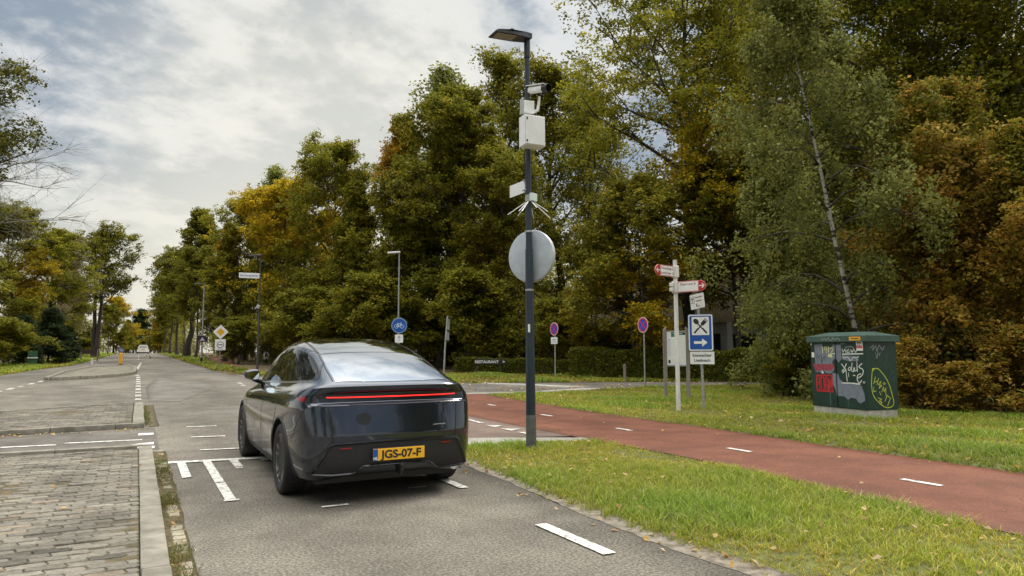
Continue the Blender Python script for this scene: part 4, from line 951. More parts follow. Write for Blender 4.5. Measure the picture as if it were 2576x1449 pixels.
def drape_line(name, path, view, m, w=.006, off=.0012, sm=0, closed=False, parent=None, st=.02):
    path = smoothpoly(path, sm, closed) if sm else path
    P = dens(path, st, closed); V = []; hits = []
    for p in P:
        q, n = hit(view, p[0], p[1]); hits.append((q, n) if q is not None else None)
    hits = [x for x in hits if x]; n_ = len(hits)
    for i, (q, n) in enumerate(hits):
        if closed: t = hits[(i + 1) % n_][0] - hits[i - 1][0]
        else: t = hits[min(i + 1, n_ - 1)][0] - hits[max(i - 1, 0)][0]
        b = n.cross(t.normalized()) if t.length > 0 else Vector((0, 0, 1))
        V += [q + n * off - b * w / 2, q + n * (off + .0008), q + n * off + b * w / 2]
    F = []
    for i in range(n_ if closed else n_ - 1):
        j = (i + 1) % n_
        F += [(3 * i, 3 * j, 3 * j + 1, 3 * i + 1), (3 * i + 1, 3 * j + 1, 3 * j + 2, 3 * i + 2)]
    return MB().add(V, F).build(name, m, parent or car, True)
def drape_tube(name, path, view, m, r=.01, off=.0, sm=0, closed=False, parent=None, st=.03, n=6):
    path = smoothpoly(path, sm, closed) if sm else path
    P = []
    for p in dens(path, st, closed):
        q, nn = hit(view, p[0], p[1])
        if q is not None: P.append(q + nn * off)
    if closed: P.append(P[0])
    return MB().tube(P, r, n).build(name, m, parent or car, True)

# glass
drape('rear_window', [(-.575, -.775), (-.30, -.828), (0, -.838), (.30, -.828), (.575, -.775), (.57, -.40), (.54, .025), (.30, .02), (0, .018), (-.30, .02), (-.54, .025), (-.57, -.40)], 'top', M_glass, .0025, .025)
drape('roof_glass', [(-.535, .045), (-.30, .035), (0, .033), (.30, .035), (.535, .045), (.535, .45), (.53, 1.2), (.52, 1.62), (.47, 1.90), (.25, 1.95), (0, 1.96), (-.25, 1.95), (-.47, 1.90), (-.52, 1.62), (-.53, 1.2), (-.535, .45)], 'top', M_glass, .0025, .03)
drape('windscreen', [(-.46, 1.98), (0, 2.03), (.46, 1.98), (.60, 2.55), (.66, 2.84), (.40, 2.97), (0, 3.01), (-.40, 2.97), (-.66, 2.84), (-.60, 2.55)], 'top', M_glass, .0025, .03)
dlo = [(-.53, 1.152), (-.55, 1.176), (-.44, 1.236), (-.24, 1.328), (.02, 1.410), (.40, 1.474), (.85, 1.503), (1.25, 1.508), (1.60, 1.488), (1.88, 1.435), (2.12, 1.335), (2.34, 1.215), (2.52, 1.10), (2.55, 1.048), (2.30, 1.045), (1.5, 1.076), (.6, 1.105), (.0, 1.128)]
for sd, vw in ((-1, 'left'), (1, 'right')):
    drape('window_surround', dlo, vw, M_gloss, .0022, .022, 1)
    def shrink(a0, a1, m_=.028):
        pts = []
        top = [p for p in dlo[1:14]]; 
        ys_ = np.linspace(a0, a1, 16)
        tz = np.interp(ys_, [p[0] for p in dlo[1:14]], [p[1] for p in dlo[1:14]]) - m_
        bz = np.interp(ys_, [-.5, 0., .6, 1.5, 2.4], [1.152, 1.128, 1.105, 1.076, 1.042]) + .018
        keep = [(y, t, b) for y, t, b in zip(ys_, tz, bz) if t > b + .012]
        return [(y, b) for y, t, b in keep] + [(y, t) for y, t, b in keep[::-1]]
    drape('side_window', shrink(-.51, 1.175), vw, M_sideglass, .0045, .022, 0)
    drape('side_window', shrink(1.21, 2.50), vw, M_sideglass, .0045, .022, 0)
    drape_tube('belt_trim', [(-.50, 1.146), (.0, 1.122), (.6, 1.099), (1.5, 1.070), (2.4, 1.036), (2.52, 1.032)], vw, M_bright, .007, .003)
# roof and hatch seams
drape_line('roof_seam', [(-.595, -.75), (-.588, -.4), (-.556, .04), (-.548, .6), (-.545, 1.2), (-.53, 1.65)], 'top', M_gap, .011, .0016)
drape_line('roof_seam', [(.595, -.75), (.588, -.4), (.556, .04), (.548, .6), (.545, 1.2), (.53, 1.65)], 'top', M_gap, .011, .0016)
for s in (-1, 1):
    drape_line('hatch_seam', [(s * .80, .925), (s * .66, .921), (s * .655, .88), (s * .64, .72), (s * .625, .585)], 'rear', M_gap, .011, .0016)
    drape_line('hatch_seam', [(s * .80, .921), (s * .845, .975), (s * .80, 1.05)], 'rear', M_gap, .006, .0014)
    drape_line('bumper_seam', [(s * .842, .93), (s * .90, .78), (s * .925, .60)], 'rear', M_gap, .005, .0012)
    vw = 'left' if s < 0 else 'right'
    drape_line('door_seam', [(1.17, 1.06), (1.17, .85), (1.16, .55), (1.15, .30)], vw, M_gap, .010, .0014)
    drape_line('door_seam', [(.27, 1.09), (.18, .98), (.27, .78), (.40, .62), (.47, .50), (.49, .30)], vw, M_gap, .010, .0014, 1)
    drape_line('door_seam', [(2.52, 1.0), (2.45, .80), (2.42, .55), (2.40, .30)], vw, M_gap, .010, .0014)
    drape('sill_trim', [(.46, .215), (2.42, .215), (2.42, .27), (.46, .285)], vw, M_plast, .006, .03)
    for y0 in (.42, 1.34):
        drape('door_handle', [(y0, .875), (y0 + .20, .868), (y0 + .20, .892), (y0, .899)], vw, M_gloss, .004, .01, 1)
drape_line('hatch_seam', [(-.66, .921), (-.48, .921), (-.465, .929), (.465, .929), (.48, .921), (.66, .921)], 'rear', M_gap, .007, .0016)
drape_line('hatch_seam', [(-.62, .588), (-.3, .592), (0, .593), (.3, .592), (.62, .588)], 'rear', M_gap, .007, .0016)
# tail lamps
drape('lamp_recess', [(-.735, .966), (-.5, .962), (0, .961), (.5, .962), (.735, .966), (.745, 1.032), (.5, 1.044), (0, 1.048), (-.5, 1.044), (-.745, 1.032)], 'rear', M_gloss, .002, .02)
drape('light_bar', [(-.665, .997), (-.5, .9945), (0, .993), (.5, .9945), (.665, .997), (.668, 1.006), (.5, 1.0045), (0, 1.004), (-.5, 1.0045), (-.668, 1.006)], 'rear', M_led, .008, .012)
for s in (-1, 1):
    drape('tail_lamp', [(s * .752, .95), (s * .83, .955), (s * .868, .985), (s * .85, 1.012), (s * .80, 1.028), (s * .752, 1.034)], 'rear', M_gloss, .003, .012)
    vw = 'left' if s < 0 else 'right'
    drape('tail_lamp_lens', [(-.70, .960), (-.60, .975), (-.575, .992), (-.62, 1.008), (-.70, 1.005)], vw, M_lens, .005, .01)
    drape('reflector', [(s * .455, .532), (s * .555, .530), (s * .562, .543), (s * .455, .546)], 'rear', M_lens, .014, .01)
    drape('ledge_trim', [(s * .52, .9315), (s * .70, .929), (s * .70, .938), (s * .52, .940)], 'rear', M_bright, .002, .01) if s > 0 else None
# lower bumper: dark skirt, raised frame, diffuser
trap = [(-.80, .305), (-.64, .575), (-.3, .582), (0, .584), (.3, .582), (.64, .575), (.80, .305), (.62, .292), (.40, .298), (.32, .365), (0, .368), (-.32, .365), (-.40, .298), (-.62, .292)]
drape('lower_bumper', trap, 'rear', M_plast, .004, .022)
drape_tube('bumper_frame', [(-.80, .30), (-.70, .47), (-.655, .56), (-.61, .580), (-.3, .588), (0, .590), (.3, .588), (.61, .580), (.655, .56), (.70, .47), (.80, .30)], 'rear', M_gloss, .016, .004, 0)
drape_tube('diffuser', [(-.82, .300), (-.62, .290), (-.42, .297), (-.33, .362), (0, .366), (.33, .362), (.42, .297), (.62, .290), (.82, .30)], 'rear', M_gloss, .014, .006, 0)
MB().box((0, -.55, .33), (1.25, .42, .16), bev=.03).build('underbody', M_black, car)
MB().box((0, 1.44, .265), (1.45, 4.2, .17)).build('floor_pan', M_black, car)
mb = MB(); mb.tube([(.02, -.70, .30), (.02, -.93, .30), (.02, -1.0, .28), (.02, -1.02, .31), (.02, -1.02, .35)], [.022, .022, .02, .018, .016], 10)
mb.lathe([(0.001, -.028), (.018, -.02), (.026, 0), (.018, .02), (0.001, .028)], 14, Matrix.Translation((.02, -1.02, .36)))
mb.build('tow_bar', M_gloss, car, True)
# number plate
pl = MB().box((0, -1.0, .465), (.52, .008, .11), bev=.003).build('number_plate', M_plate, car)
MB().box((0, -.985, .465), (.535, .022, .124), bev=.004).build('plate_holder', M_plast, pl)
MB().box((-.238, -1.0052, .465), (.044, .004, .108)).build('country_band', M_blue, pl)
text_obj('plate_text', 'JGS-07-F', .102, M_blackprint, pl, Matrix.Translation((.022, -1.0055, .463)) @ FACE, bold=.0032, depth=.001, sx=1.10)
text_obj('country_code', 'NL', .034, M_white, pl, Matrix.Translation((-.238, -1.0085, .432)) @ FACE, bold=.001, depth=.0006)
drape('dark_patch', [(math.cos(a) * .074 * (1 + .06 * math.sin(3 * a)) - .335, .80 + math.sin(a) * .056 * (1 + .05 * math.cos(5 * a))) for a in np.linspace(0, 2 * math.pi, 22)[:-1]], 'rear', mat('patch_black', (.006, .007, .009), .45), .003, .012)  # dark rounded spot on the left half of the hatch
drape('lettering', [(.37, .717), (.41, .722), (.51, .721), (.515, .712), (.47, .711), (.37, .709)], 'rear', M_bright, .003, .008)
# wheels
def tyre_bm():
    mb = MB(); M = Matrix.Rotation(R(90), 4, 'Y')
    w = .125
    prof = [(.235, -w * .78), (.262, -w * .92), (.30, -w), (.325, -w * .97), (.345, -w * .86), (.3545, -w * .62), (.3555, -w * .3)]
    for g in (-.35, 0.0, .35): prof += [(.3555, w * (g - .12)), (.349, w * (g - .10)), (.349, w * (g - .02)), (.3555, w * g)]
    prof = [p for i, p in enumerate(prof)]
    prof += [(.3545, w * .62), (.345, w * .86), (.325, w * .97), (.30, w), (.262, w * .92), (.235, w * .78)]
    return mb.lathe(prof, 64, M)
def rim_bm(s):
    mb = MB(); M = Matrix.Rotation(R(90), 4, 'Y')
    f = s * .105
    mb.lathe([(.232, -s * .09), (.238, -s * .02), (.243, f * .7), (.248, f), (.236, f * 1.02), (.226, f * .75), (.222, 0)], 48, M)
    mb.lathe([(.001, f * .80), (.030, f * .80), (.042, f * .72), (.06, f * .66), (.062, f * .2)], 24, M)
    for k in range(5):
        for d in (-.19, .19):
            a = 2 * math.pi * k / 5 + .3
            p0 = Vector((f * .66, math.cos(a + d * .6) * .045, math.sin(a + d * .6) * .045)); p1 = Vector((f * .92, math.cos(a + d) * .236, math.sin(a + d) * .236))
            t = (p1 - p0).normalized(); b = Vector((1, 0, 0)).cross(t).normalized() * .017; u = Vector((s * .012, 0, 0))
            V = [p0 - b - u, p0 + b - u, p0 + b * .7 + u, p0 - b * .7 + u, p1 - b * 1.3 - u, p1 + b * 1.3 - u, p1 + b + u, p1 - b + u]
            mb.add(V, [(0, 1, 2, 3), (4, 7, 6, 5), (0, 4, 5, 1), (1, 5, 6, 2), (2, 6, 7, 3), (3, 7, 4, 0)])
    return mb
for s in (-1, 1):
    for wy in (0.0, 2.89):
        w = tyre_bm().build('wheel', M_tyre, car, True); w.location = (s * .828, wy, WZ)
        r_ = rim_bm(s).build('rim', M_rim, w, True)
        d = MB().lathe([(.001, s * .02), (.215, s * .02), (.22, -s * .03)], 40, Matrix.Rotation(R(90), 4, 'Y')).build('brake_disc', M_black, w, True)
        # wheel housing and arch lip
        mb = MB(); n = 28; V = []; F = []
        for i in range(n + 1):
            a = R(-28) + R(236) * i / n
            cy, cz = math.cos(a), math.sin(a)
            V += [(s * .945, wy + cy * .412, WZ + cz * .412), (s * .60, wy + cy * .412, WZ + cz * .412)]
        for i in range(n): F.append((2 * i, 2 * i + 2, 2 * i + 3, 2 * i + 1))
        V2 = [(s * .60, wy + math.cos(R(-28) + R(236) * i / n) * .412, WZ + math.sin(R(-28) + R(236) * i / n) * .412) for i in range(n + 1)]
        mb.add(V, F); mb.add(V2, [tuple(range(n + 1))]); mb.build('wheel_housing', M_black, car)
        lip = []
        for i in range(41):
            a = R(-12) + R(204) * i / 40
            q, nn = hit('left' if s < 0 else 'right', wy + math.cos(a) * .409, WZ + math.sin(a) * .409)
            if q is not None: lip.append(q + nn * .001)
        MB().tube(lip, .011, 6).build('arch_trim', M_plast, car, True)
# mirrors
for s in (-1, 1):
    mb = MB(); bmm = bmesh.new(); bmesh.ops.create_cube(bmm, size=1); bmesh.ops.subdivide_edges(bmm, edges=bmm.edges[:], cuts=5, use_grid_fill=True)
    V = []
    for v in bmm.verts:
        p = v.co * 2; q = p.normalized() * 1.12; p = p.lerp(q, .78)
        tt = (p.x * s + 1) / 2
        V.append(Vector((s * (.925 + p.x * s * .096), 2.20 + (p.y if p.y < 0 else p.y * (1.35 - .5 * tt)) * .062 + .02, 1.135 + p.z * (.078 - .022 * tt) + .004 * tt)))
    bmm.verts.ensure_lookup_table(); mb.add(V, [tuple(v.index for v in f.verts) for f in bmm.faces]); bmm.free()
    mh = mb.build('mirror', M_paint, car, True)
    gl = [(-.090, -.055), (-.04, -.064), (.045, -.058), (.088, -.034), (.094, .004), (.070, .036), (.01, .056), (-.06, .060), (-.092, .050)]
    MB().prism(smoothpoly([(a * s * -1 if s < 0 else a, b) for a, b in ([(-p, q) for p, q in gl] if s < 0 else gl)], 2), .006, Matrix.Translation((s * .922, 2.128, 1.135)) @ Matrix.Rotation(R(-17), 4, 'X') @ Matrix.Diagonal((.84, 1, .94, 1)) @ Matrix.Rotation(R(-6 * s), 4, 'Z')).build('mirror_glass', M_mirror, mh)
    MB().tube([(s * .78, 2.30, 1.035), (s * .84, 2.27, 1.05), (s * .90, 2.24, 1.08)], [.03, .026, .03], 8).build('mirror_arm', M_gloss, mh, True)
# ================================================================ posts, signs, cabinet and other street furniture
def disc_poly(r, n=40, sx=1.0): return [(r * sx * math.cos(2 * math.pi * k / n), r * math.sin(2 * math.pi * k / n)) for k in range(n)]
def rrect(w, hh_, r, n=5):
    o = []
    for cx, cz, a0 in ((w / 2 - r, hh_ / 2 - r, 0), (-w / 2 + r, hh_ / 2 - r, 90), (-w / 2 + r, -hh_ / 2 + r, 180), (w / 2 - r, -hh_ / 2 + r, 270)):
        o += [(cx + r * math.cos(R(a0 + 90 * k / n)), cz + r * math.sin(R(a0 + 90 * k / n))) for k in range(n + 1)]
    return o
def ringband(mb, r0, r1, y, z, n=40):
    V = []; F = []
    for k in range(n):
        a = 2 * math.pi * k / n; V += [(r0 * math.cos(a), y, z + r0 * math.sin(a)), (r1 * math.cos(a), y, z + r1 * math.sin(a))]
    for k in range(n): j = (k + 1) % n; F.append((2 * k, 2 * k + 1, 2 * j + 1, 2 * j))
    mb.add(V, F)
def stroke(mb, pts, w, y, M=None):
    """flat brush stroke through (x,z) points in the plane y"""
    pts = [Vector((p[0], p[1])) for p in pts]
    for a, b in zip(pts[:-1], pts[1:]):
        d = b - a
        if d.length < 1e-5: continue
        d.normalize(); n = Vector((-d.y, d.x)) * w / 2; e = d * w * .3
        q = [a - n - e, a + n - e, b + n + e, b - n + e]
        mb.add([(p.x, y, p.y) for p in q], [(0, 1, 2, 3)])
def pole(name, r0, r1, hgt, m, parent, lean=(0, 0), n=14, z0=0.0):
    return MB().tube([(lean[0] * t, lean[1] * t, z0 + (hgt - z0) * t) for t in (0, .33, .66, 1)], [r0 + (r1 - r0) * t for t in (0, .33, .66, 1)], n).build(name, m, parent, True)
TR = Matrix.Translation
# ---------------- tall lamp post with its fittings
LX, LY = 5.13, 8.92
lp = thing('street_lamp', 'tall dark blue grey lamp post on the verge beside the car', 'street lamp', (LX, LY, -.05))
MB().tube([(0, 0, 0), (0, 0, .55)], [.078, .075], 20).build('pole_base', M_polebase, lp, True)
def lx(z): return -.006 * z
MB().tube([(lx(z), 0, z) for z in (.55, 2.0, 3.0)], [.072, .064, .058], 20).tube([(lx(z), 0, z) for z in (3.0, 3.1, 4.6, 6.05)], [.052, .050, .044, .037], 18).build('pole', M_anthracite, lp, True)
lm = MB(); tz = 6.2
lm.tube([(lx(6), 0, 5.98), (lx(6), 0, 6.28)], [.048, .048], 14)
hd = Matrix.Translation((lx(6.2), 0, 6.27)) @ Matrix.Rotation(R(-7), 4, 'Y') @ Matrix.Rotation(R(0), 4, 'Z')
prof = [(.06, .055), (-.02, .07), (-.30, .062), (-.55, .045), (-.60, .025), (-.60, .008), (-.2, -.015), (0.0, -.035), (.05, -.02)]
V = [hd @ Vector((x * 1.0, s * (.13 if x < -.1 else .075), z + .02)) for s in (-1, 1) for x, z in prof]; n = len(prof)
lm.add(V, [tuple(range(n)), tuple(range(2 * n - 1, n - 1, -1))] + [(i, i + n, (i + 1) % n + n, (i + 1) % n) for i in range(n)])
lm.lathe([(.035, .10), (.035, .14), (.02, .155), (.001, .158)], 12, hd @ TR((-.25, 0, 0)))
lum = lm.build('luminaire', mat('luminaire_paint', (.020, .024, .028), .4), lp)
V = [hd @ Vector((x, s * .10, z + .0155)) for s in (-1, 1) for x, z in ((-.56, .006), (-.22, -.014))]
MB().add([V[0], V[1], V[3], V[2]], [(0, 1, 2, 3)]).build('lamp_glass', mat('lamp_lens', (.20, .16, .11), .25), lum)
MB().box((lx(1.8) - .045, -.052, 1.82), (.03, .012, .12)).build('sticker', M_white, lp)
for z in (3.27, 2.39):
    MB().lathe([(.063, -.014), (.066, 0), (.063, .014)], 20, TR((lx(z), 0, z))).build('clamp_band', M_galv, lp, True)
mc = bpy.data.objects.new
# round mirror seen from the back
az = R(62)
mt = thing('traffic_mirror', 'round grey traffic mirror clamped on the tall lamp post, seen from behind', 'traffic mirror', (LX - .05 + .15 * math.sin(az), LY + .04 + .15 * math.cos(az), 2.87), -az)
Mrot = Matrix.Rotation(R(-90), 4, 'X')
MB().lathe([(.001, -.014), (.2, -.013), (.36, -.008), (.385, 0), (.39, .0)], 48, Mrot).build('back_shell', mat('mirror_back', (.25, .255, .245), .5, var=.12, vscale=5), mt, True)
MB().lathe([(.376, -.03), (.398, -.022), (.404, .0), (.398, .045), (.378, .05), (.374, .01)], 56, Mrot).build('rim', mat('mirror_rim', (.42, .46, .50), .4, var=.1), mt, True)
MB().lathe([(.001, .05), (.2, .042), (.376, .02)], 40, Mrot).build('mirror_glass', M_mirror, mt, True)
MB().box((0, -.06, 0), (.05, .09, .82)).build('bracket', M_galv, mt)
# camera box, camera, aerial hub and small sign
bx = thing('junction_box', 'white steel equipment box strapped to the tall lamp post below the camera', 'equipment box', (LX - .09, LY - .02, 4.70), face_cam(LX, LY, 26))
MB().box((.04, -.16, 0), (.34, .20, .46), bev=.008).build('housing', M_white, bx)
MB().tube([(.10, -.12, .25), (.14, -.05, .34), (.08, -.02, .42), (.03, -.04, .46)], .009, 6).tube([(-.05, -.12, -.25), (-.06, -.08, -.36), (-.02, -.04, -.46), (-.01, -.02, -.7)], .009, 6).build('cable', M_black, bx, True)
for z in (-.17, .17): MB().box((-.095, -.274, z), (.02, .012, .035), bev=.004).build('latch', M_blackprint, bx)
MB().box((.04, -.268, 0), (.31, .008, .43), bev=.003).build('door', M_white, bx)
cb = thing('camera_bracket', 'small white mounting box with curved arm on the tall lamp post', 'bracket', (LX - .05, LY, 5.10), face_cam(LX, LY, 22))
MB().box((-.02, -.10, 0), (.17, .13, .19), bev=.01).build('housing', M_white, cb); MB().box((-.115, -.09, .02), (.012, .12, .24)).build('plate', M_alu, cb)
MB().tube([(.06, -.10, -.06), (.14, -.10, -.02), (.16, -.10, .08), (.17, -.10, .20)], [.028, .024, .02, .018], 10).build('arm', M_white, cb, True)
MB().box((0, -.02, -.12), (.17, .16, .03)).build('strap', M_black, cb)
cm = thing('surveillance_camera', 'white bullet camera with black lens hood on the tall lamp post', 'camera', (LX + .03, LY - .17, 5.38), R(0))
Mc = Matrix.Rotation(R(65), 4, 'Z') @ Matrix.Rotation(R(-12), 4, 'X')
# looks towards the viewer's right
Mc = Matrix.Rotation(R(14), 4, 'Z')
cmb = MB().box((0, 0, 0), (.10, .34, .10), bev=.03); cmb.v = [tuple(Mc @ Matrix.Rotation(R(10), 4, 'X') @ Vector(v)) for v in cmb.v]; cmb.build('housing', M_white, cm, True)
cmb = MB().lathe([(.055, -.01), (.066, .0), (.066, .10), (.058, .10), (.05, .03), (.001, .03)], 24, Matrix.Rotation(R(90), 4, 'X')); cmb.v = [tuple(Mc @ Matrix.Rotation(R(10), 4, 'X') @ (Vector(v) + Vector((0, -.16, 0)))) for v in cmb.v]; cmb.build('lens_hood', M_black, cm, True)
cmb = MB().box((0, .0, .062), (.13, .38, .012)); cmb.v = [tuple(Mc @ Matrix.Rotation(R(10), 4, 'X') @ Vector(v)) for v in cmb.v]; cmb.build('sunshield', M_white, cm)
hb = thing('aerial_hub', 'small white hub with thin drooping rods around the tall lamp post', 'aerial', (LX, LY, 3.72), R(20))
MB().box((0, -.07, .02), (.13, .05, .12), bev=.006).build('hub_plate', mat('hub_mint', (.55, .66, .62), .4), hb)
MB().lathe([(.06, -.04), (.072, -.035), (.072, .06), (.06, .065)], 18).build('collar', M_galv, hb, True)
for a, l_ in ((-160, .42), (-115, .30), (-60, .34), (-20, .44), (30, .40), (80, .36), (140, .42), (190, .40)):
    d = Vector((math.cos(R(a)), math.sin(R(a)), -.72)).normalized()
    MB().tube([d * .06, d * l_], [.007, .006], 6).build('rod', M_white, hb)
sg = thing('name_plate_sign', 'small white plate sign on the tall lamp post above the drooping rods', 'sign', (LX - .05, LY, 3.93), R(92))
MB().prism(rrect(.46, .19, .01), .008, TR((.28, 0, 0))).build('plate', M_white, sg)
MB().box((.28, -.0062, .02), (.34, .002, .03)).box((.28, -.0062, -.035), (.26, .002, .025)).build('lettering', mat('grey_print', (.25, .27, .33), .6), sg)
for z in (-.07, .08): MB().box((.03, .0, z), (.08, .09, .015)).build('bracket', M_galv, sg)
# ---------------- white finger post
fx, fy, fz = 11.42, 12.79, h(11.42, 12.79)
fp = thing('signpost', 'white cycle signpost with two red tipped finger boards on the lawn', 'signpost', (fx, fy, fz - .04))
pole('pole', .055, .05, 3.66, M_polewhite, fp)
M_rtip = mat('sign_tip_red', (.42, .015, .012), .4)
def finger(z, rz, sgn, L_, lines):
    f = thing('tmp', 'x', 'x'); bpy.data.objects.remove(f)
    o = MB().prism([(.05, -.135), (L_ - .12, -.135), (L_ - .03, -.08), (L_, 0), (L_ - .03, .08), (L_ - .12, .135), (.05, .135)] if sgn > 0 else [(-.05, -.135), (-.05, .135), (-L_ + .12, .135), (-L_ + .03, .08), (-L_, 0), (-L_ + .03, -.08), (-L_ + .12, -.135)], .03).build('finger_board', mat('finger_border', (.50, .20, .17), .45), fp)
    o.location = (0, 0, z); o.rotation_euler = (0, 0, rz)
    MB().box((sgn * (L_ / 2 - .06), -.0165, 0), (L_ - .28, .004, .225)).build('panel', M_white, o)
    MB().prism([(sgn * (L_ - .175), -.12), (sgn * (L_ - .11), -.12), (sgn * (L_ - .03), -.06), (sgn * (L_ - .012), 0), (sgn * (L_ - .03), .06), (sgn * (L_ - .11), .12), (sgn * (L_ - .175), .12)], .008, TR((0, -.016, 0))).build('tip', M_rtip, o)
    a = sgn * (L_ - .16); b = sgn * (L_ - .04); mb = MB(); stroke(mb, [(a, 0), (b, 0)], .025, -.0225); stroke(mb, [(b - sgn * .05, .05), (b, 0), (b - sgn * .05, -.05)], .025, -.0225); mb.build('arrow', M_white, o)
    for i, t in enumerate(lines):
        text_obj('lettering', t, .078, mat('sign_text_red', (.22, .05, .05), .6), o, TR((sgn * (L_ / 2 - .06), -.019, .055 - .11 * i)) @ FACE, bold=.001, depth=.0008)
    return o
finger(3.37, R(-17 + 28), -1, .77, ['Princenhage 5', 'Lunenburger 10'])
finger(2.99, R(-28 - 43), 1, .80, ['Etten-Leur 8'])
MB().box((0, 0, 3.37), (.15, .13, .29), bev=.02).box((0, 0, 2.99), (.15, .14, .29), bev=.02).build('collar', M_polewhite, fp)
MB().box((-.13, 0, 3.05), (.10, .06, .09), bev=.01).box((-.13, 0, 2.93), (.10, .06, .09), bev=.01).build('clamp', M_polewhite, fp)
# ---------------- blue restaurant sign
bxx, byy = 12.01, 12.57
bs = thing('restaurant_sign', 'tall blue sign with spoon, fork and white arrow on a galvanised post', 'sign', (bxx, byy, h(bxx, byy) - .04), face_cam(bxx, byy, -8))
MB().tube([(0, 0.06, 0), (-.03, .06, 1.6), (-.09, .06, 2.86)], .036, 12).build('post', M_galv, bs, True)
bd = MB().prism(rrect(.60, .90, .05), .03, TR((-.02, 0, 1.895))).build('board', mat('board_edge_blue', (.02, .06, .13), .4), bs)
MB().prism(rrect(.575, .875, .045), .004, TR((-.02, -.017, 1.895))).build('white_rim', M_white, bd)
MB().prism(rrect(.515, .815, .03), .004, TR((-.02, -.0195, 1.895))).build('blue_field', M_blue, bd)
MB().prism(rrect(.41, .44, .02), .004, TR((-.02, -.022, 2.055))).build('white_field', M_white, bd)
mb = MB(); Z0 = 2.055
def L2(a, b, w): stroke(mb, [(a[0] - .02, a[1] + Z0), (b[0] - .02, b[1] + Z0)], w, -.0255)
L2((.13, -.16), (-.09, .09), .030); L2((.14, -.165), (.06, -.07), .042)
V = [(-.02 - .095 + (.058 * math.cos(t) * .62 - .072 * math.sin(t) * -.78), -.0252, Z0 + .105 + (.058 * math.cos(t) * .78 * 0 + .072 * math.sin(t))) for t in np.linspace(0, 6.283, 25)[:-1]]
V = [(-.02 - .10 + .058 * math.cos(t) * .75 - .075 * math.sin(t) * .66, -.0252, Z0 + .11 + .058 * math.cos(t) * .66 + .075 * math.sin(t) * .75) for t in np.linspace(0, 6.283, 25)[:-1]]
mb.add(V, [tuple(range(24))])
L2((-.13, -.16), (.07, .07), .030); L2((-.14, -.165), (-.06, -.07), .042); L2((.05, .05), (.10, .10), .085)
for d in (-.035, 0, .035): L2((.085 + d * .75, .085 - d * .66), (.145 + d * .75, .155 - d * .66), .018)
mb.build('cutlery', M_blackprint, bd)
mb = MB(); mb.prism([(-.16, -.035), (.03, -.028), (.03, -.10), (.16, .0), (.03, .10), (.03, .03), (-.16, .035)], .004, TR((-.02, -.023, 1.655))); mb.build('arrow', M_white, bd)
sp = MB().prism(rrect(.57, .30, .01), .014, TR((0.0, 0, 1.285))).build('name_board', M_white, bs)
text_obj('lettering', 'boswachter', .098, M_blackprint, sp, TR((0, -.0085, 1.345)) @ FACE, bold=.002, depth=.001, sx=.98); text_obj('lettering', 'Liesbosch', .098, M_blackprint, sp, TR((0, -.0085, 1.225)) @ FACE, bold=.002, depth=.001)
ts = MB().prism(rrect(.44, .36, .02), .012).build('tilted_sign', M_white, bs); ts.location = (-.085, .02, 2.66); ts.rotation_euler = (0, R(-7), R(-34))
MB().prism(rrect(.12, .17, .01), .004, TR((-.145, -.0075, .05))).build('picture_frame', mat('grey_blue_print', (.12, .14, .18), .6), ts); MB().prism(rrect(.095, .145, .01), .004, TR((-.145, -.0085, .05))).build('picture_field', M_white, ts)
mb = MB(); stroke(mb, [(-.145, .0), (-.145, .06)], .02, -.0115); stroke(mb, [(-.175, .09), (-.145, .055), (-.115, .09)], .025, -.0115); stroke(mb, [(-.03, -.06), (-.03, -.12), (.06, -.12)], .018, -.0075); stroke(mb, [(-.05, -.08), (-.03, -.055), (-.01, -.08)], .012, -.0075); mb.build('pictogram', M_blackprint, ts)
text_obj('lettering', 'Boswachter', .062, M_blackprint, ts, TR((.055, -.0065, .10)) @ FACE, depth=.0008, bold=.001, sx=.8); text_obj('lettering', 'Liesbosch', .062, M_blackprint, ts, TR((.055, -.0065, .01)) @ FACE, depth=.0008, bold=.001, sx=.8)
# ---------------- information board
ix, iy = 14.12, 15.85
ib = thing('information_board', 'white map board between two weathered wooden posts on the lawn', 'information board', (ix, iy, h(ix, iy) - .05), face_cam(ix, iy, 12))
for s in (-1, 1):
    mb = MB(); mb.box((s * .335, 0, 1.06), (.10, .12, 2.12), bev=.008); mb.v = [(x, y, z - (.06 * (s * (x - s * .335) / .05) if z > 2 else 0)) for x, y, z in mb.v]; mb.build('post', M_wood, ib)
pn = MB().box((0, -.01, 1.52), (.56, .05, .98)).build('panel', M_white, ib)
MB().box((0, -.01, 2.03), (.56, .06, .04)).build('rail', M_galv, ib); MB().box((0, -.01, 1.01), (.56, .06, .04)).build('rail', M_galv, ib)
MB().box((.06, -.0365, 1.96), (.42, .003, .075)).build('title_bar', mat('title_green', (.01, .05, .03), .5), pn); MB().box((-.10, -.0365, 1.89), (.11, .003, .055)).build('logo_patch', mat('logo_green', (.03, .22, .06), .5), pn)
MB().box((.04, -.0385, 1.96), (.28, .003, .022)).build('title_lettering', M_white, pn)
MB().box((.055, -.0365, 1.46), (.40, .003, .78)).build('map', mat('map_print', (.66, .71, .64), .5, col2=(.80, .80, .79), vscale=24), pn); MB().box((-.215, -.0365, 1.13), (.06, .003, .10)).build('photo_patch', M_blackprint, pn)
MB().box((-.215, -.0365, 1.55), (.075, .003, .5)).build('text_column', mat('pale_print', (.5, .53, .6), .6, col2=(.72, .73, .74), vscale=60), pn)
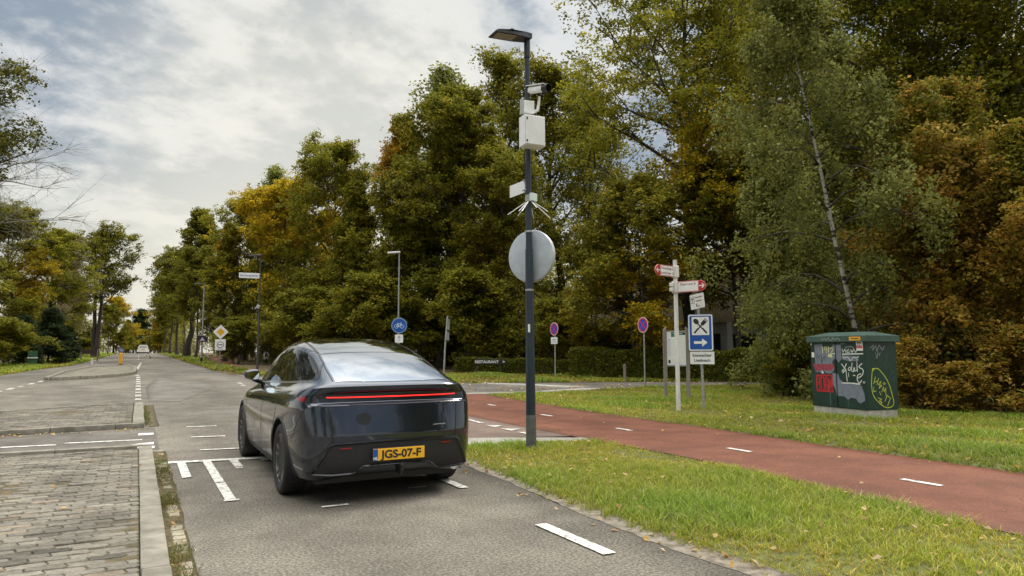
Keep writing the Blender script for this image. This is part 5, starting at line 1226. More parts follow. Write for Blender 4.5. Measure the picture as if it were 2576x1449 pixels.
# ---------------- green electricity cabinet with graffiti
CX, CY = 13.40, 9.25; W_, D_ = 1.53, .86; ph = R(8)
M_cab = mat('cabinet_green', (.008, .034, .026), .45, var=.3, vscale=3, rvar=.1)
M_cabroof = mat('cabinet_roof_green', (.045, .085, .07), .5, var=.25, vscale=4)
cab = thing('electricity_cabinet', 'green electricity cabinet covered in graffiti standing on a concrete plinth', 'electricity cabinet', (CX, CY, -.02), 0)
u = Vector((math.sin(ph), math.cos(ph), 0)); v = Vector((math.cos(ph), -math.sin(ph), 0))
MC = Matrix(((v.x, u.x, 0, 0), (v.y, u.y, 0, 0), (0, 0, 1, 0), (0, 0, 0, 1)))     # local x along the right face, local y along the left face
def cbox(c, s, bev=.0):
    mb = MB().box(c, s, bev=bev); mb.v = [tuple(MC @ Vector(p)) for p in mb.v]; return mb
cbox((D_ / 2, W_ / 2, .09), (D_ - .04, W_ - .03, .22), .008).build('plinth', mat('plinth_concrete', (.30, .28, .235), .9, col2=(.50, .47, .41), vscale=7, bump=.3), cab)
cbox((D_ / 2, W_ / 2, .92), (D_, W_, 1.44), .012).build('body', M_cab, cab)
mb = MB(); ov = .055
o = [(-ov, -ov), (D_ + ov, -ov), (D_ + ov, W_ + ov), (-ov, W_ + ov)]; c2 = [(D_ * .32, W_ * .18), (D_ * .68, W_ * .18), (D_ * .68, W_ * .82), (D_ * .32, W_ * .82)]
V = [(a, b, 1.63) for a, b in o] + [(a, b, 1.755) for a, b in o] + [(a, b, 1.845) for a, b in c2]
mb.add([tuple(MC @ Vector(p)) for p in V], [(3, 2, 1, 0), (0, 1, 5, 4), (1, 2, 6, 5), (2, 3, 7, 6), (3, 0, 4, 7), (4, 5, 9, 8), (5, 6, 10, 9), (6, 7, 11, 10), (7, 4, 8, 11), (8, 9, 10, 11)])
mb.build('roof', M_cabroof, cab)
cbox((-.008, W_ * .52, .92), (.012, .012, 1.40)).build('door_gap', M_gap, cab)
cbox((-.018, .055, .77), (.03, .05, .05), .01).build('lock', M_galv, cab)
# graffiti: faces as (s, t) with s to the right and t upwards, metres
def face_left(s, t, off): return tuple(MC @ Vector((-off, W_ - s, .20 + t)))
def face_right(s, t, off): return tuple(MC @ Vector((s, -off, .20 + t)))
def fill(mbx, poly, face, off): mbx.add([face(a, b, off) for a, b in poly], [tuple(range(len(poly)))])
def brush(mbx, pts, w, face, off, sm=1):
    pts = smoothpoly(pts, sm, False) if sm and len(pts) > 2 else [Vector(p) for p in pts]
    for a, b in zip(pts[:-1], pts[1:]):
        d = Vector(b) - Vector(a)
        if d.length < 1e-6: continue
        d.normalize(); n_ = Vector((-d.y, d.x)) * w / 2; e = d * w * .3
        mbx.add([face(*p, off) for p in (Vector(a) - n_ - e, Vector(a) + n_ - e, Vector(b) + n_ + e, Vector(b) - n_ + e)], [(0, 1, 2, 3)])
def PX(x, y): return ((x - 232) / 702 * W_, (1205 - y) / 880 * 1.44)        # from the measured picture of the left face
def PR(x, y): return ((x - 940) / 385 * D_, (1215 - y) / 885 * 1.44)
G = lambda *p: [PX(a, b) for a, b in p]
GR_ = lambda *p: [PR(a, b) for a, b in p]
M_gp = mat('overpaint_grey', (.17, .19, .235), .7, var=.12, vscale=9); M_gw = mat('spray_white', (.66, .68, .62), .6); M_gr = mat('spray_red', (.48, .022, .03), .55, var=.2); M_gr2 = mat('spray_pale_red', (.30, .05, .075), .6, var=.3, vscale=16)
M_gy = mat('spray_yellow', (.42, .46, .06), .6); M_gc = mat('spray_cream', (.62, .60, .30), .6); M_gd = mat('spray_dark', (.03, .04, .06), .6); M_gg = mat('spray_greyish', (.30, .33, .31), .6)
mb = MB()
fill(mb, G((290, 365), (395, 350), (400, 400), (520, 400), (540, 365), (640, 370), (640, 560), (600, 610), (575, 560), (545, 560), (520, 600), (545, 700), (500, 760), (290, 740)), face_left, .0025)
fill(mb, G((515, 745), (590, 760), (610, 830), (640, 850), (655, 1050), (560, 1050), (545, 960), (515, 900)), face_left, .0025)
fill(mb, G((630, 880), (790, 860), (870, 900), (900, 1000), (905, 1085), (850, 1125), (820, 1110), (800, 1070), (740, 1060), (700, 1090), (650, 1050), (640, 960)), face_left, .0026)
fill(mb, G((640, 560), (740, 590), (850, 580), (850, 520), (660, 510)), face_left, .0026)
mb.build('overpaint', M_gp, cab)
mb = MB(); brush(mb, G((398, 392), (402, 475)), .022, face_left, .004, 0); brush(mb, G((455, 400), (425, 400), (425, 435), (455, 430), (458, 400), (450, 480)), .02, face_left, .004); brush(mb, G((478, 395), (480, 470)), .02, face_left, .004, 0); brush(mb, G((500, 425), (530, 405), (545, 430), (500, 490), (565, 487)), .022, face_left, .004)
fill(mb, G((465, 535), (475, 490), (520, 490), (530, 538)), face_left, .004); mb.build('graffiti_number', M_gc, cab)
mb = MB(); brush(mb, G((545, 400), (580, 380), (560, 440)), .014, face_left, .004); brush(mb, G((585, 440), (600, 375), (625, 385), (600, 410), (630, 440)), .014, face_left, .004); brush(mb, G((640, 360), (690, 355)), .012, face_left, .004)
brush(mb, G((690, 440), (700, 400), (790, 395), (800, 440), (760, 465), (700, 455), (740, 425)), .014, face_left, .004); mb.build('graffiti_tag', M_gg, cab)
mb = MB(); brush(mb, G((655, 495), (760, 492), (905, 488)), .024, face_left, .0042, 0)
brush(mb, G((655, 425), (665, 470), (690, 430), (700, 475)), .016, face_left, .0042, 0); brush(mb, G((735, 440), (712, 445), (715, 475), (745, 470)), .014, face_left, .0042, 0); brush(mb, G((760, 430), (775, 475), (800, 430), (820, 475), (835, 430)), .016, face_left, .0042, 0)
brush(mb, G((655, 520), (680, 550), (720, 525), (755, 590), (790, 525), (820, 550), (855, 520)), .014, face_left, .0042)
brush(mb, G((640, 625), (690, 700), (650, 740)), .022, face_left, .0042, 0); brush(mb, G((700, 620), (670, 690), (640, 720)), .022, face_left, .0042, 0); brush(mb, G((690, 690), (700, 850)), .018, face_left, .0042, 0)
brush(mb, G((740, 660), (715, 690), (735, 715), (755, 680), (740, 660)), .02, face_left, .0042); brush(mb, G((770, 610), (760, 710), (780, 725), (790, 670)), .018, face_left, .0042, 0); brush(mb, G((800, 670), (795, 715), (825, 700), (830, 560), (830, 720)), .018, face_left, .0042, 0)
brush(mb, G((885, 615), (840, 660), (905, 690), (890, 760), (840, 800)), .022, face_left, .0042); brush(mb, G((870, 745), (830, 760), (820, 830), (850, 870), (875, 830)), .022, face_left, .0042)
brush(mb, G((635, 875), (740, 872), (850, 878)), .024, face_left, .0042, 0); brush(mb, G((720, 740), (722, 790)), .014, face_left, .0042, 0); brush(mb, G((775, 770), (800, 768)), .02, face_left, .0042, 0); mb.build('graffiti_tag', M_gw, cab)
mb = MB(); fill(mb, G((260, 630), (535, 630), (545, 670), (500, 720), (440, 720), (400, 700), (350, 730), (290, 720)), face_left, .0032); mb.build('graffiti_block', M_gr2, cab)
mb = MB()
for pl_ in (((305, 800), (305, 990), (350, 985), (350, 915), (310, 900), (345, 880), (345, 800), (305, 800)), ((375, 800), (362, 840), (362, 960), (382, 985), (402, 960), (402, 830), (385, 800)), ((420, 985), (422, 840), (435, 800), (452, 840), (452, 985)), ((420, 900), (452, 900)), ((470, 985), (470, 800), (505, 980), (508, 800))): brush(mb, G(*pl_), .042, face_left, .0040, 0)
brush(mb, G((300, 1000), (520, 1000)), .03, face_left, .0038, 0); brush(mb, G((300, 790), (440, 780), (515, 785)), .03, face_left, .0038, 0); mb.build('graffiti_letters', M_gr, cab)
mb = MB(); brush(mb, G((310, 560), (330, 500), (345, 560), (370, 500)), .012, face_left, .0042, 0); brush(mb, G((385, 510), (375, 620), (420, 520), (435, 600)), .012, face_left, .0042, 0); fill(mb, G((365, 750), (395, 700), (430, 740), (425, 765), (370, 765)), face_left, .0042); mb.build('graffiti_tag', M_gd, cab)
mb = MB(); fill(mb, G((370, 758), (385, 712), (410, 758)), face_left, .0052); fill(mb, G((248, 470), (285, 470), (285, 540), (248, 540)), face_left, .0045); fill(mb, G((235, 345), (255, 345), (255, 372), (235, 372)), face_left, .0045); mb.build('label', M_white, cab)
mb = MB(); fill(mb, G((825, 325), (908, 325), (908, 450), (835, 450)), face_left, .0045); st = mb.build('sticker', M_white, cab)
mb = MB(); fill(mb, G((832, 380), (902, 380), (902, 418), (834, 418)), face_left, .0055); mb.build('sticker_band', mat('sticker_pink', (.55, .09, .11), .5), st); mb = MB(); brush(mb, G((848, 372), (850, 340), (885, 350), (870, 372)), .014, face_left, .0055, 0); mb.build('sticker_print', M_blackprint, st)
mb = MB(); fill(mb, [(1.17, 1.455), (1.47, 1.455), (1.47, 1.535), (1.17, 1.535)], lambda s, t, o_: face_left(s, t, o_ + ov), .003); ys = mb.build('warning_label', M_yellow, cab)
mb = MB(); brush(mb, [(1.22, 1.495), (1.42, 1.495)], .018, lambda s, t, o_: face_left(s, t, o_ + ov), .004, 0); mb.build('warning_print', M_blackprint, ys)
mb = MB(); brush(mb, [(.40, 1.53), (.43, 1.47), (.50, 1.52), (.53, 1.46), (.60, 1.53), (.62, 1.47), (.70, 1.46), (.72, 1.52), (.80, 1.47), (.86, 1.52), (.92, 1.46)], .014, lambda s, t, o_: face_left(s, t, o_ + ov), .003, 0); mb.build('graffiti_tag', M_gg, cab)
mb = MB(); brush(mb, G((475, 1010), (478, 1180)), .03, face_left, .0024, 0); brush(mb, G((700, 1000), (702, 1180)), .02, face_left, .0022, 0); mb.build('paint_drip', mat('drip_grey', (.06, .09, .09), .7), cab)
mb = MB(); brush(mb, GR_((1015, 690), (1080, 680), (1125, 730), (1190, 830), (1225, 930), (1250, 1050), (1265, 1130), (1240, 1180), (1160, 1195), (1070, 1120), (1010, 1040), (990, 930), (1000, 780), (1015, 690)), .022, face_right, .004); fill(mb, GR_((1008, 680), (1032, 680), (1032, 712), (1008, 712)), face_right, .0045)
brush(mb, GR_((1030, 860), (1075, 840)), .018, face_right, .0042, 0); brush(mb, GR_((1045, 790), (1020, 880)), .018, face_right, .0042, 0); brush(mb, GR_((1085, 810), (1060, 890)), .018, face_right, .0042, 0)
brush(mb, GR_((1110, 850), (1085, 940), (1120, 905), (1075, 890), (1115, 850)), .018, face_right, .0042, 0); brush(mb, GR_((1150, 865), (1170, 880), (1150, 895), (1135, 878), (1150, 865)), .014, face_right, .0042, 0); brush(mb, GR_((1115, 990), (1140, 920), (1145, 985), (1170, 935), (1165, 1030)), .018, face_right, .0042, 0)
brush(mb, GR_((1020, 920), (1010, 980), (1045, 970)), .016, face_right, .0042, 0); brush(mb, GR_((1085, 985), (1105, 1025)), .016, face_right, .0042, 0); brush(mb, GR_((1065, 1060), (1110, 1080), (1080, 1100), (1115, 1120), (1085, 1140)), .018, face_right, .0042, 0); brush(mb, GR_((1180, 1165), (1220, 1070), (1180, 1030), (1150, 1110)), .018, face_right, .0042, 0); mb.build('graffiti_tag', M_gy, cab)
mb = MB(); brush(mb, GR_((1000, 420), (1040, 380), (1030, 450), (1070, 385), (1080, 470), (1110, 380), (1150, 450), (1175, 400)), .018, face_right, .004, 0); brush(mb, GR_((1060, 480), (1075, 560), (1090, 480), (1110, 520), (1120, 470)), .014, face_right, .004, 0); mb.build('graffiti_tag', mat('spray_lilac', (.24, .24, .29), .6), cab)
mb = MB(); brush(mb, GR_((1180, 510), (1200, 560), (1220, 500)), .01, face_right, .004, 0); brush(mb, GR_((1210, 560), (1180, 620), (1185, 720), (1215, 640), (1250, 620), (1230, 700), (1270, 740)), .01, face_right, .004); brush(mb, GR_((1280, 740), (1220, 770), (1230, 830), (1290, 820), (1300, 760)), .01, face_right, .004); mb.build('graffiti_tag', mat('spray_teal', (.06, .10, .09), .6), cab)
# ---------------- no stopping signs
M_nsblue = mat('no_stop_blue', (.015, .05, .45), .4); M_nsred = mat('no_stop_red', (.50, .02, .05), .4)
def nostop(x, y, zc, label, plate, turn):
    t = thing('no_stopping_sign', label, 'road sign', (x, y, h(x, y) - .04), face_cam(x, y, turn), 'no stopping signs beside the side road')
    pole('post', .03, .028, zc + .2, M_galv, t)
    d = MB().prism(disc_poly(.295), .012, TR((0, -.045, zc))).build('disc', mat('sign_pale_rim', (.62, .45, .40), .45), t)
    mb = MB(); ringband(mb, .215, .262, -.0525, zc); stroke(mb, [(-.165, zc - .165), (.165, zc + .165)], .045, -.0535); stroke(mb, [(-.165, zc + .165), (.165, zc - .165)], .045, -.0537); mb.build('red_ring', M_nsred, d)
    MB().prism(disc_poly(.216), .003, TR((0, -.0518, zc))).build('blue_field', M_nsblue, d)
    if plate:
        p = MB().prism(rrect(.46, .30, .02), .01, TR((0, -.045, zc - .52))).build('plate', M_white, t)
        MB().box((0, -.0515, zc - .48), (.26, .003, .05)).box((0, -.0515, zc - .58), (.32, .003, .03)).build('lettering', mat('grey_letter', (.3, .31, .33), .6), p)
nostop(16.45, 26.41, 2.30, 'left no stopping sign with a small white plate under it', True, -52)
nostop(16.59, 20.36, 2.36, 'right no stopping sign without a plate, left of the information board', False, -50)
# ---------------- leaning post with edge-on plates
px_, py_, pz_ = at(1116, 32.3)
lt = thing('leaning_sign_post', 'leaning grey post with signs seen edge on at the car\'s right', 'sign post', (px_, py_, pz_ - .05), face_cam(px_, py_))
MB().tube([(0, 0, 0), (.06, 0, 1.5), (.17, 0, 2.92)], .045, 10).build('post', M_galv, lt, True)
for z, w, m_ in ((2.52, .52, M_alu), (1.98, .40, M_alu)):
    o = MB().prism(rrect(.5, w, .03), .02).build('sign_plate', m_, lt); o.location = (.055 * z / 1.5 + .10, 0.03, z); o.rotation_euler = (0, R(4), R(74))
# ---------------- restaurant board
rx, ry, rz_ = at(1229, 36.0)
rb = thing('restaurant_board', 'black wooden board with white RESTAURANT lettering on two posts in the verge', 'sign board', (rx, ry, rz_ - .05), face_cam(rx, ry, -4))
for x in (-.62, .62): MB().box((x, .04, .47), (.10, .10, .95), bev=.008).build('post', M_darkwood, rb)
bd = MB().box((.08, -.03, .68), (1.62, .045, .26), bev=.006).build('board', mat('board_black', (.010, .010, .010), .7), rb)
text_obj('lettering', 'RESTAURANT', .205, M_white, bd, TR((-.10, -.056, .675)) @ FACE, bold=.003, depth=.002, sx=.98); text_obj('lettering', '>', .22, M_white, bd, TR((.78, -.056, .675)) @ FACE, bold=.004, depth=.002)
# ---------------- street lamps further off
def lamp(px, d, top, m, label, headlen=.62, r=.055, hm=None, row=884, side=-1):
    x, y, z = at(px, d, row); H_ = top_z(top, d) - z
    t = thing('street_lamp', label, 'street lamp', (x, y, z - .05), face_cam(x, y), 'street lamps')
    pole('pole', r * 1.25, r * .7, H_, m, t)
    mb = MB().box((side * headlen * .42, 0, H_ + .03), (headlen, .22, .10), Matrix.Rotation(R(-5 * side * -1), 3, 'Y'), bev=.03); mb.build('luminaire', hm or m, t)
    return t, x, y, z, H_
t, x, y, z, H_ = lamp(648, 40.3, 641, mat('lamp_dark', (.05, .05, .045), .5), 'dark street lamp carrying the blue and white street name sign', .72)
ns = thing('street_name_sign', 'white street name sign with blue lettering on the dark street lamp', 'street sign', (x, y, z), face_cam(x, y, 6))
zc = top_z(693, 40.3) - z
pn = MB().box((-.60, -.07, zc), (1.12, .03, .31), bev=.01).build('panel', M_white, ns); text_obj('lettering', 'Baronieweg (Breda)', .155, mat('print_blue', (.10, .16, .34), .5), pn, TR((-.60, -.087, zc)) @ FACE, depth=.001, bold=.002, sx=.78)
MB().box((-.01, -.06, zc + .09), (.10, .12, .03)).box((-.01, -.06, zc - .09), (.10, .12, .03)).build('bracket', M_galv, ns)
MB().box((-.06, -.09, top_z(768, 40.3) - z), (.18, .10, .22), Matrix.Rotation(R(25), 3, 'Y'), bev=.03).build('floodlight', M_alu, t)
t, x, y, z, H_ = lamp(507, 55, 712, M_galv, 'slender grey street lamp carrying the black warning panel', .8, .06, mat('lamp_dark2', (.07, .07, .06), .5))
MB().tube([(0, 0, 0), (0, 0, .45)], .10, 10).build('pole_base', M_black, t, True)
wp = thing('warning_panel', 'black electronic warning panel on the slender grey street lamp', 'electronic sign', (x, y, z), face_cam(x, y))
zc = top_z(850, 55) - z
pn = MB().box((0, -.12, zc), (.84, .10, .54), bev=.015).build('housing', mat('panel_frame', (.10, .10, .11), .5), wp); MB().box((0, -.175, zc), (.74, .01, .44)).build('screen', mat('screen_dark', (.012, .012, .03), .3), pn)
mb = MB(); mb.add([(-.14, -.182, zc - .10), (.16, -.182, zc - .10), (.01, -.182, zc + .12)], [(0, 1, 2)]); mb.box((0, -.182, zc - .15), (.40, .003, .05)); mb.build('symbol', mat('symbol_pink', (.55, .42, .48), .5), pn)
lamp(1001, 38, 634, M_galv, 'grey street lamp with a pale head behind the bicycle sign', .70, .05, M_white)
t, x, y, z, H_ = lamp(710, 52, 744, M_galv, 'short leaning street lamp left of the car roof', .60, .05, M_alu); t.rotation_euler[1] = R(3.0)
lamp(430, 128, 845, M_alu, 'tiny distant street lamp beside the end of the road', 1.2, .07) if False else None
# ---------------- bicycle path sign
x, y, z = at(1003, 29); H_ = top_z(818, 29) - z
cs = thing('bicycle_sign', 'round blue bicycle path sign with a white plate behind the car', 'road sign', (x, y, z - .05), face_cam(x, y), None)
pole('post', .03, .03, H_ + .2, M_galv, cs)
d = MB().prism(disc_poly(.32), .012, TR((0, -.04, H_ + .05))).build('disc', mat('pale_blue_rim', (.20, .36, .62), .45), cs); MB().prism(disc_poly(.288), .004, TR((0, -.048, H_ + .05))).build('blue_field', M_blue, d)
mb = MB(); zc = H_ + .03
for cx in (-.12, .12):
    for k in range(20):
        a, b = 2 * math.pi * k / 20, 2 * math.pi * (k + 1) / 20; stroke(mb, [(cx + .075 * math.cos(a), zc - .02 + .075 * math.sin(a)), (cx + .075 * math.cos(b), zc - .02 + .075 * math.sin(b))], .02, -.0515)
for pts in (((-.12, -.02), (-.05, .09), (.07, .09), (-.01, -.04), (-.05, .09)), ((-.12, -.02), (-.01, -.04)), ((.12, -.02), (.06, .12), (.10, .13)), ((-.09, .11), (-.03, .11)), ((-.05, .09), (-.06, .11))): stroke(mb, [(a, zc + b) for a, b in pts], .02, -.0515)
mb.build('bicycle_symbol', mat('symbol_pale', (.55, .68, .80), .5), d)
p = MB().prism(rrect(.34, .34, .02), .012, TR((0, -.04, H_ - .50))).build('plate', M_white, cs); mb = MB(); stroke(mb, [(0, H_ - .60), (0, H_ - .40)], .03, -.0475); stroke(mb, [(-.05, H_ - .46), (0, H_ - .40), (.05, H_ - .46)], .03, -.0475); mb.build('pictogram', mat('grey_print2', (.3, .33, .38), .6), p)
# ---------------- priority road sign
x, y, z = at(553, 42); H_ = top_z(833, 42) - z
ps = thing('priority_sign', 'yellow and white diamond sign above a square white plate on the right verge', 'road sign', (x, y, z - .05), face_cam(x, y))
pole('post', .035, .035, H_ + .25, M_wood, ps)
r = .44; d = MB().prism([(0, -r), (r, 0), (0, r), (-r, 0)], .014, TR((0, -.05, H_ + .05))).build('diamond', M_white, ps); r = .24; MB().prism([(0, -r), (r, 0), (0, r), (-r, 0)], .006, TR((0, -.058, H_ + .05))).build('yellow_field', mat('priority_yellow', (.62, .34, .02), .45), d)
p = MB().prism(rrect(.60, .66, .03), .012, TR((0, -.05, top_z(863, 42) - z))).build('plate', M_white, ps); zc = top_z(863, 42) - z
mb = MB(); ringband(mb, .155, .20, -.058, zc); stroke(mb, [(-.10, zc), (.10, zc)], .07, -.058); stroke(mb, [(-.18, zc - .26), (.18, zc - .26)], .025, -.058); mb.build('zone_symbol', mat('zone_grey', (.16, .16, .17), .6), p)
# ---------------- left side: lane bollard, litter bin, wooden board, marker post
x, y, z = at(304, 46.5)
lb = thing('lane_bollard', 'yellow bollard with a round grey blue disc on the far traffic island', 'bollard', (x, y, z + .08), face_cam(x, y))
MB().box((0, 0, .40), (.22, .20, .76), bev=.04).build('column', M_yellow, lb); MB().box((0, 0, .03), (.26, .24, .06)).build('foot', M_black, lb)
d = MB().prism(disc_poly(.20, 28), .06, TR((0, 0, .97))).build('disc', mat('disc_greyblue', (.09, .11, .16), .4), lb); mb = MB(); stroke(mb, [(-.09, 1.06), (.06, .91)], .05, -.034); stroke(mb, [(-.03, .90), (.08, .90), (.08, 1.0)], .045, -.0345); mb.build('arrow', mat('arrow_grey', (.34, .36, .40), .5), d)
x, y, z = at(82, 45)
bn = thing('litter_bin', 'green litter bin with a pale band standing on the left verge', 'litter bin', (x, y, z - .02), face_cam(x, y))
M_bin = mat('bin_green', (.03, .10, .045), .5)
mb = MB().box((0, 0, .36), (.50, .40, .50), bev=.03); mb.box((-.20, 0, .08), (.05, .3, .2)).box((.20, 0, .08), (.05, .3, .2)); mb.build('body', M_bin, bn); MB().box((0, .16, .80), (.52, .05, .46), bev=.02).build('hood_back', M_bin, bn); MB().box((0, -.03, .575), (.56, .44, .07), bev=.01).build('band', M_white, bn)
x, y, z = at(226, 58)
wb = thing('wooden_board', 'brown wooden board between two posts beneath the oak with two bare trunks', 'sign board', (x, y, z - .05), face_cam(x, y))
MB().box((-.62, 0, .55), (.12, .12, 1.1)).build('post', M_wood, wb); MB().box((.55, 0, .52), (.12, .12, 1.04)).build('post', M_wood, wb); MB().box((0, -.05, .85), (1.0, .06, .34)).build('board', mat('board_brown', (.045, .022, .018), .8), wb)
x, y, z = at(232, 50)
mp_ = thing('marker_post', 'small white marker post on the left verge', 'marker post', (x, y, z - .02), face_cam(x, y)); MB().box((0, 0, .22), (.12, .10, .44), bev=.02).build('post', M_white, mp_); MB().box((0, -.055, .36), (.08, .012, .07)).build('reflector', M_galv, mp_)
# ---------------- white car far down the road
wc = thing('distant_car', 'small white car far away on the road between the trees', 'car', (.75, 132, h(0, 132)), 0)
out = [(-.90, .30), (-.92, .62), (-.84, .92), (-.62, 1.42), (-.50, 1.50), (.50, 1.50), (.62, 1.42), (.84, .92), (.92, .62), (.90, .30)]
MB().prism(out, 3.6, TR((0, 1.8, 0))).build('body', mat('white_paint', (.92, .92, .90), .35), wc)
MB().prism([(-.62, .98), (.62, .98), (.50, 1.36), (-.50, 1.36)], .02, TR((0, -.01, 0))).build('rear_window', mat('grey_glass', (.55, .56, .56), .2), wc); MB().box((0, -.01, .72), (.5, .03, .12)).build('number_plate', M_yellow, wc)
for s in (-1, 1):
    for yy in (.6, 3.1): MB().lathe([(.001, -.1), (.30, -.1), (.31, 0), (.30, .1), (.001, .1)], 20, TR((s * .76, yy, .31)) @ Matrix.Rotation(R(90), 4, 'Y')).build('wheel', M_tyre, wc, True)
    MB().box((s * .80, -.01, .88), (.12, .04, .16)).build('tail_lamp', M_lens, wc)
# ================================================================ scooter rider waiting on the red path
def skinned(name, verts, edges, radii, m, parent, sub=2, root=0):
    me = bpy.data.meshes.new(name); me.from_pydata(verts, edges, [])
    o = bpy.data.objects.new(name, me); C.objects.link(o)
    md = o.modifiers.new('skin', 'SKIN'); md.use_smooth_shade = True
    sv = me.skin_vertices[0].data if me.skin_vertices else None
    if sv is None:
        bm = bmesh.new(); bm.from_mesh(me); bm.verts.layers.skin.verify(); bm.to_mesh(me); bm.free(); sv = me.skin_vertices[0].data
    for i, r in enumerate(radii): sv[i].radius = (r, r) if not isinstance(r, tuple) else r
    sv[root].use_root = True
    s = o.modifiers.new('sub', 'SUBSURF'); s.levels = s.render_levels = sub
    dg = bpy.context.evaluated_depsgraph_get(); nm = bpy.data.meshes.new_from_object(o.evaluated_get(dg)); bpy.data.objects.remove(o)
    nm.materials.clear(); nm.materials.append(m); nm.name = name; nm.shade_smooth()
    q = bpy.data.objects.new(name, nm); C.objects.link(q); q.parent = parent; return q
x, y, z = at(667, 53); rz = face_cam(x, y, 8)
sc_ = thing('scooter', 'pale grey motor scooter facing the viewer on the red path behind the dark street lamp', 'scooter', (x, y, z + .02), rz)
M_sc = mat('scooter_grey', (.74, .75, .75), .3, coat=.5)
MB().prism(smoothpoly([(-.17, .30), (.17, .30), (.20, .62), (.15, .86), (-.15, .86), (-.20, .62)], 1), .06, TR((0, -.38, 0))).build('leg_shield', M_sc, sc_)
MB().prism(smoothpoly([(-.10, .40), (.10, .40), (.07, .80), (-.07, .80)], 1), .03, TR((0, -.425, 0))).build('front_panel', M_black, sc_)
MB().lathe([(.001, -.05), (.19, -.055), (.235, -.04), (.235, .04), (.19, .055), (.001, .05)], 24, TR((0, -.55, .235)) @ Matrix.Rotation(R(90), 4, 'Y')).build('wheel', M_tyre, sc_, True)
MB().lathe([(.001, -.05), (.19, -.055), (.235, -.04), (.235, .04), (.19, .055), (.001, .05)], 24, TR((0, .60, .235)) @ Matrix.Rotation(R(90), 4, 'Y')).build('wheel', M_tyre, sc_, True)
MB().prism(smoothpoly([(-.10, .30), (.10, .30), (.11, .46), (0, .52), (-.11, .46)], 1), .34, TR((0, -.56, 0))).build('mudguard', M_sc, sc_, True)
MB().box((0, .0, .27), (.34, .70, .07), bev=.02).box((0, .45, .50), (.30, .62, .36), bev=.09).build('frame', M_sc, sc_, True)
MB().box((0, .38, .74), (.28, .66, .12), bev=.05).build('seat', M_black, sc_, True)
MB().tube([(-.33, -.22, 1.0), (-.12, -.32, .98), (.12, -.32, .98), (.33, -.22, 1.0)], .018, 8).build('handlebar', M_black, sc_, True)
MB().lathe([(.001, -.03), (.06, -.02), (.07, .03), (.001, .04)], 16, TR((0, -.43, .90)) @ Matrix.Rotation(R(90), 4, 'X')).build('headlight', M_mirror, sc_, True)
pr = thing('person', 'rider in dark jacket and helmet sitting on the pale grey scooter', 'person', (x, y, z + .02), rz)
M_skin = mat('skin', (.42, .25, .18), .6); M_jkt = mat('dark_jacket', (.016, .017, .020), .8, var=.3, vscale=9); M_trs = mat('dark_trousers', (.02, .022, .03), .85)
vs_ = [(0, .28, .86), (0, .22, 1.05), (0, .14, 1.25), (0, .10, 1.40), (0, .07, 1.50), (0, .04, 1.60),
       (-.19, .12, 1.36), (-.31, -.02, 1.14), (-.31, -.20, 1.02), (.19, .12, 1.36), (.31, -.02, 1.14), (.31, -.20, 1.02),
       (-.12, .24, .82), (-.17, -.12, .80), (-.14, -.16, .36), (-.14, -.28, .34), (.12, .24, .82), (.17, -.12, .80), (.14, -.16, .36), (.14, -.28, .34)]
ed = [(0, 1), (1, 2), (2, 3), (3, 4), (4, 5), (3, 6), (6, 7), (7, 8), (3, 9), (9, 10), (10, 11), (0, 12), (12, 13), (13, 14), (14, 15), (0, 16), (16, 17), (17, 18), (18, 19)]
rd = [.15, .15, .165, .13, .055, .075, .075, .055, .038, .075, .055, .038, .10, .075, .05, .04, .10, .075, .05, .04]
skinned('body', vs_, ed, rd, M_jkt, pr, 2)
hm = MB(); bmm = bmesh.new(); bmesh.ops.create_uvsphere(bmm, u_segments=24, v_segments=16, radius=.125); bmm.verts.ensure_lookup_table()
hm.add([(v.co.x * .95, v.co.y * 1.12 + .03, v.co.z * 1.08 + 1.66) for v in bmm.verts], [tuple(v.index for v in f.verts) for f in bmm.faces]); hm.build('helmet', mat('helmet_black', (.012, .012, .013), .3), pr, True)
fc = MB(); fc.add([(v.co.x * .72, v.co.y * .62 - .045, v.co.z * .78 + 1.635) for v in bmm.verts], [tuple(v.index for v in f.verts) for f in bmm.faces]); fc.build('face', M_skin, pr, True); bmm.free()
tr = skinned('trousers', [(0, .27, .84), (-.12, .22, .82), (-.17, -.12, .80), (-.14, -.16, .38), (.12, .22, .82), (.17, -.12, .80), (.14, -.16, .38)], [(0, 1), (1, 2), (2, 3), (0, 4), (4, 5), (5, 6)], [.15, .112, .085, .06, .112, .085, .06], M_trs, pr, 2)
for s in (-1, 1):
    hv = [(s * .31, -.19, 1.015), (s * .30, -.235, 1.01)]; he = [(0, 1)]; hr = [.03, .036]
    for k, f in enumerate((-.028, -.010, .010, .028)):
        b = len(hv); hv += [(s * .30 + f, -.25, 1.025), (s * .30 + f, -.275, 1.005), (s * .30 + f, -.262, .982)]; he += [(1, b), (b, b + 1), (b + 1, b + 2)]; hr += [.009, .009, .008]
    b = len(hv); hv += [(s * .265, -.235, .995), (s * .255, -.26, .985)]; he += [(1, b), (b, b + 1)]; hr += [.01, .009]
    skinned('hand', hv, he, hr, M_skin, pr, 1)
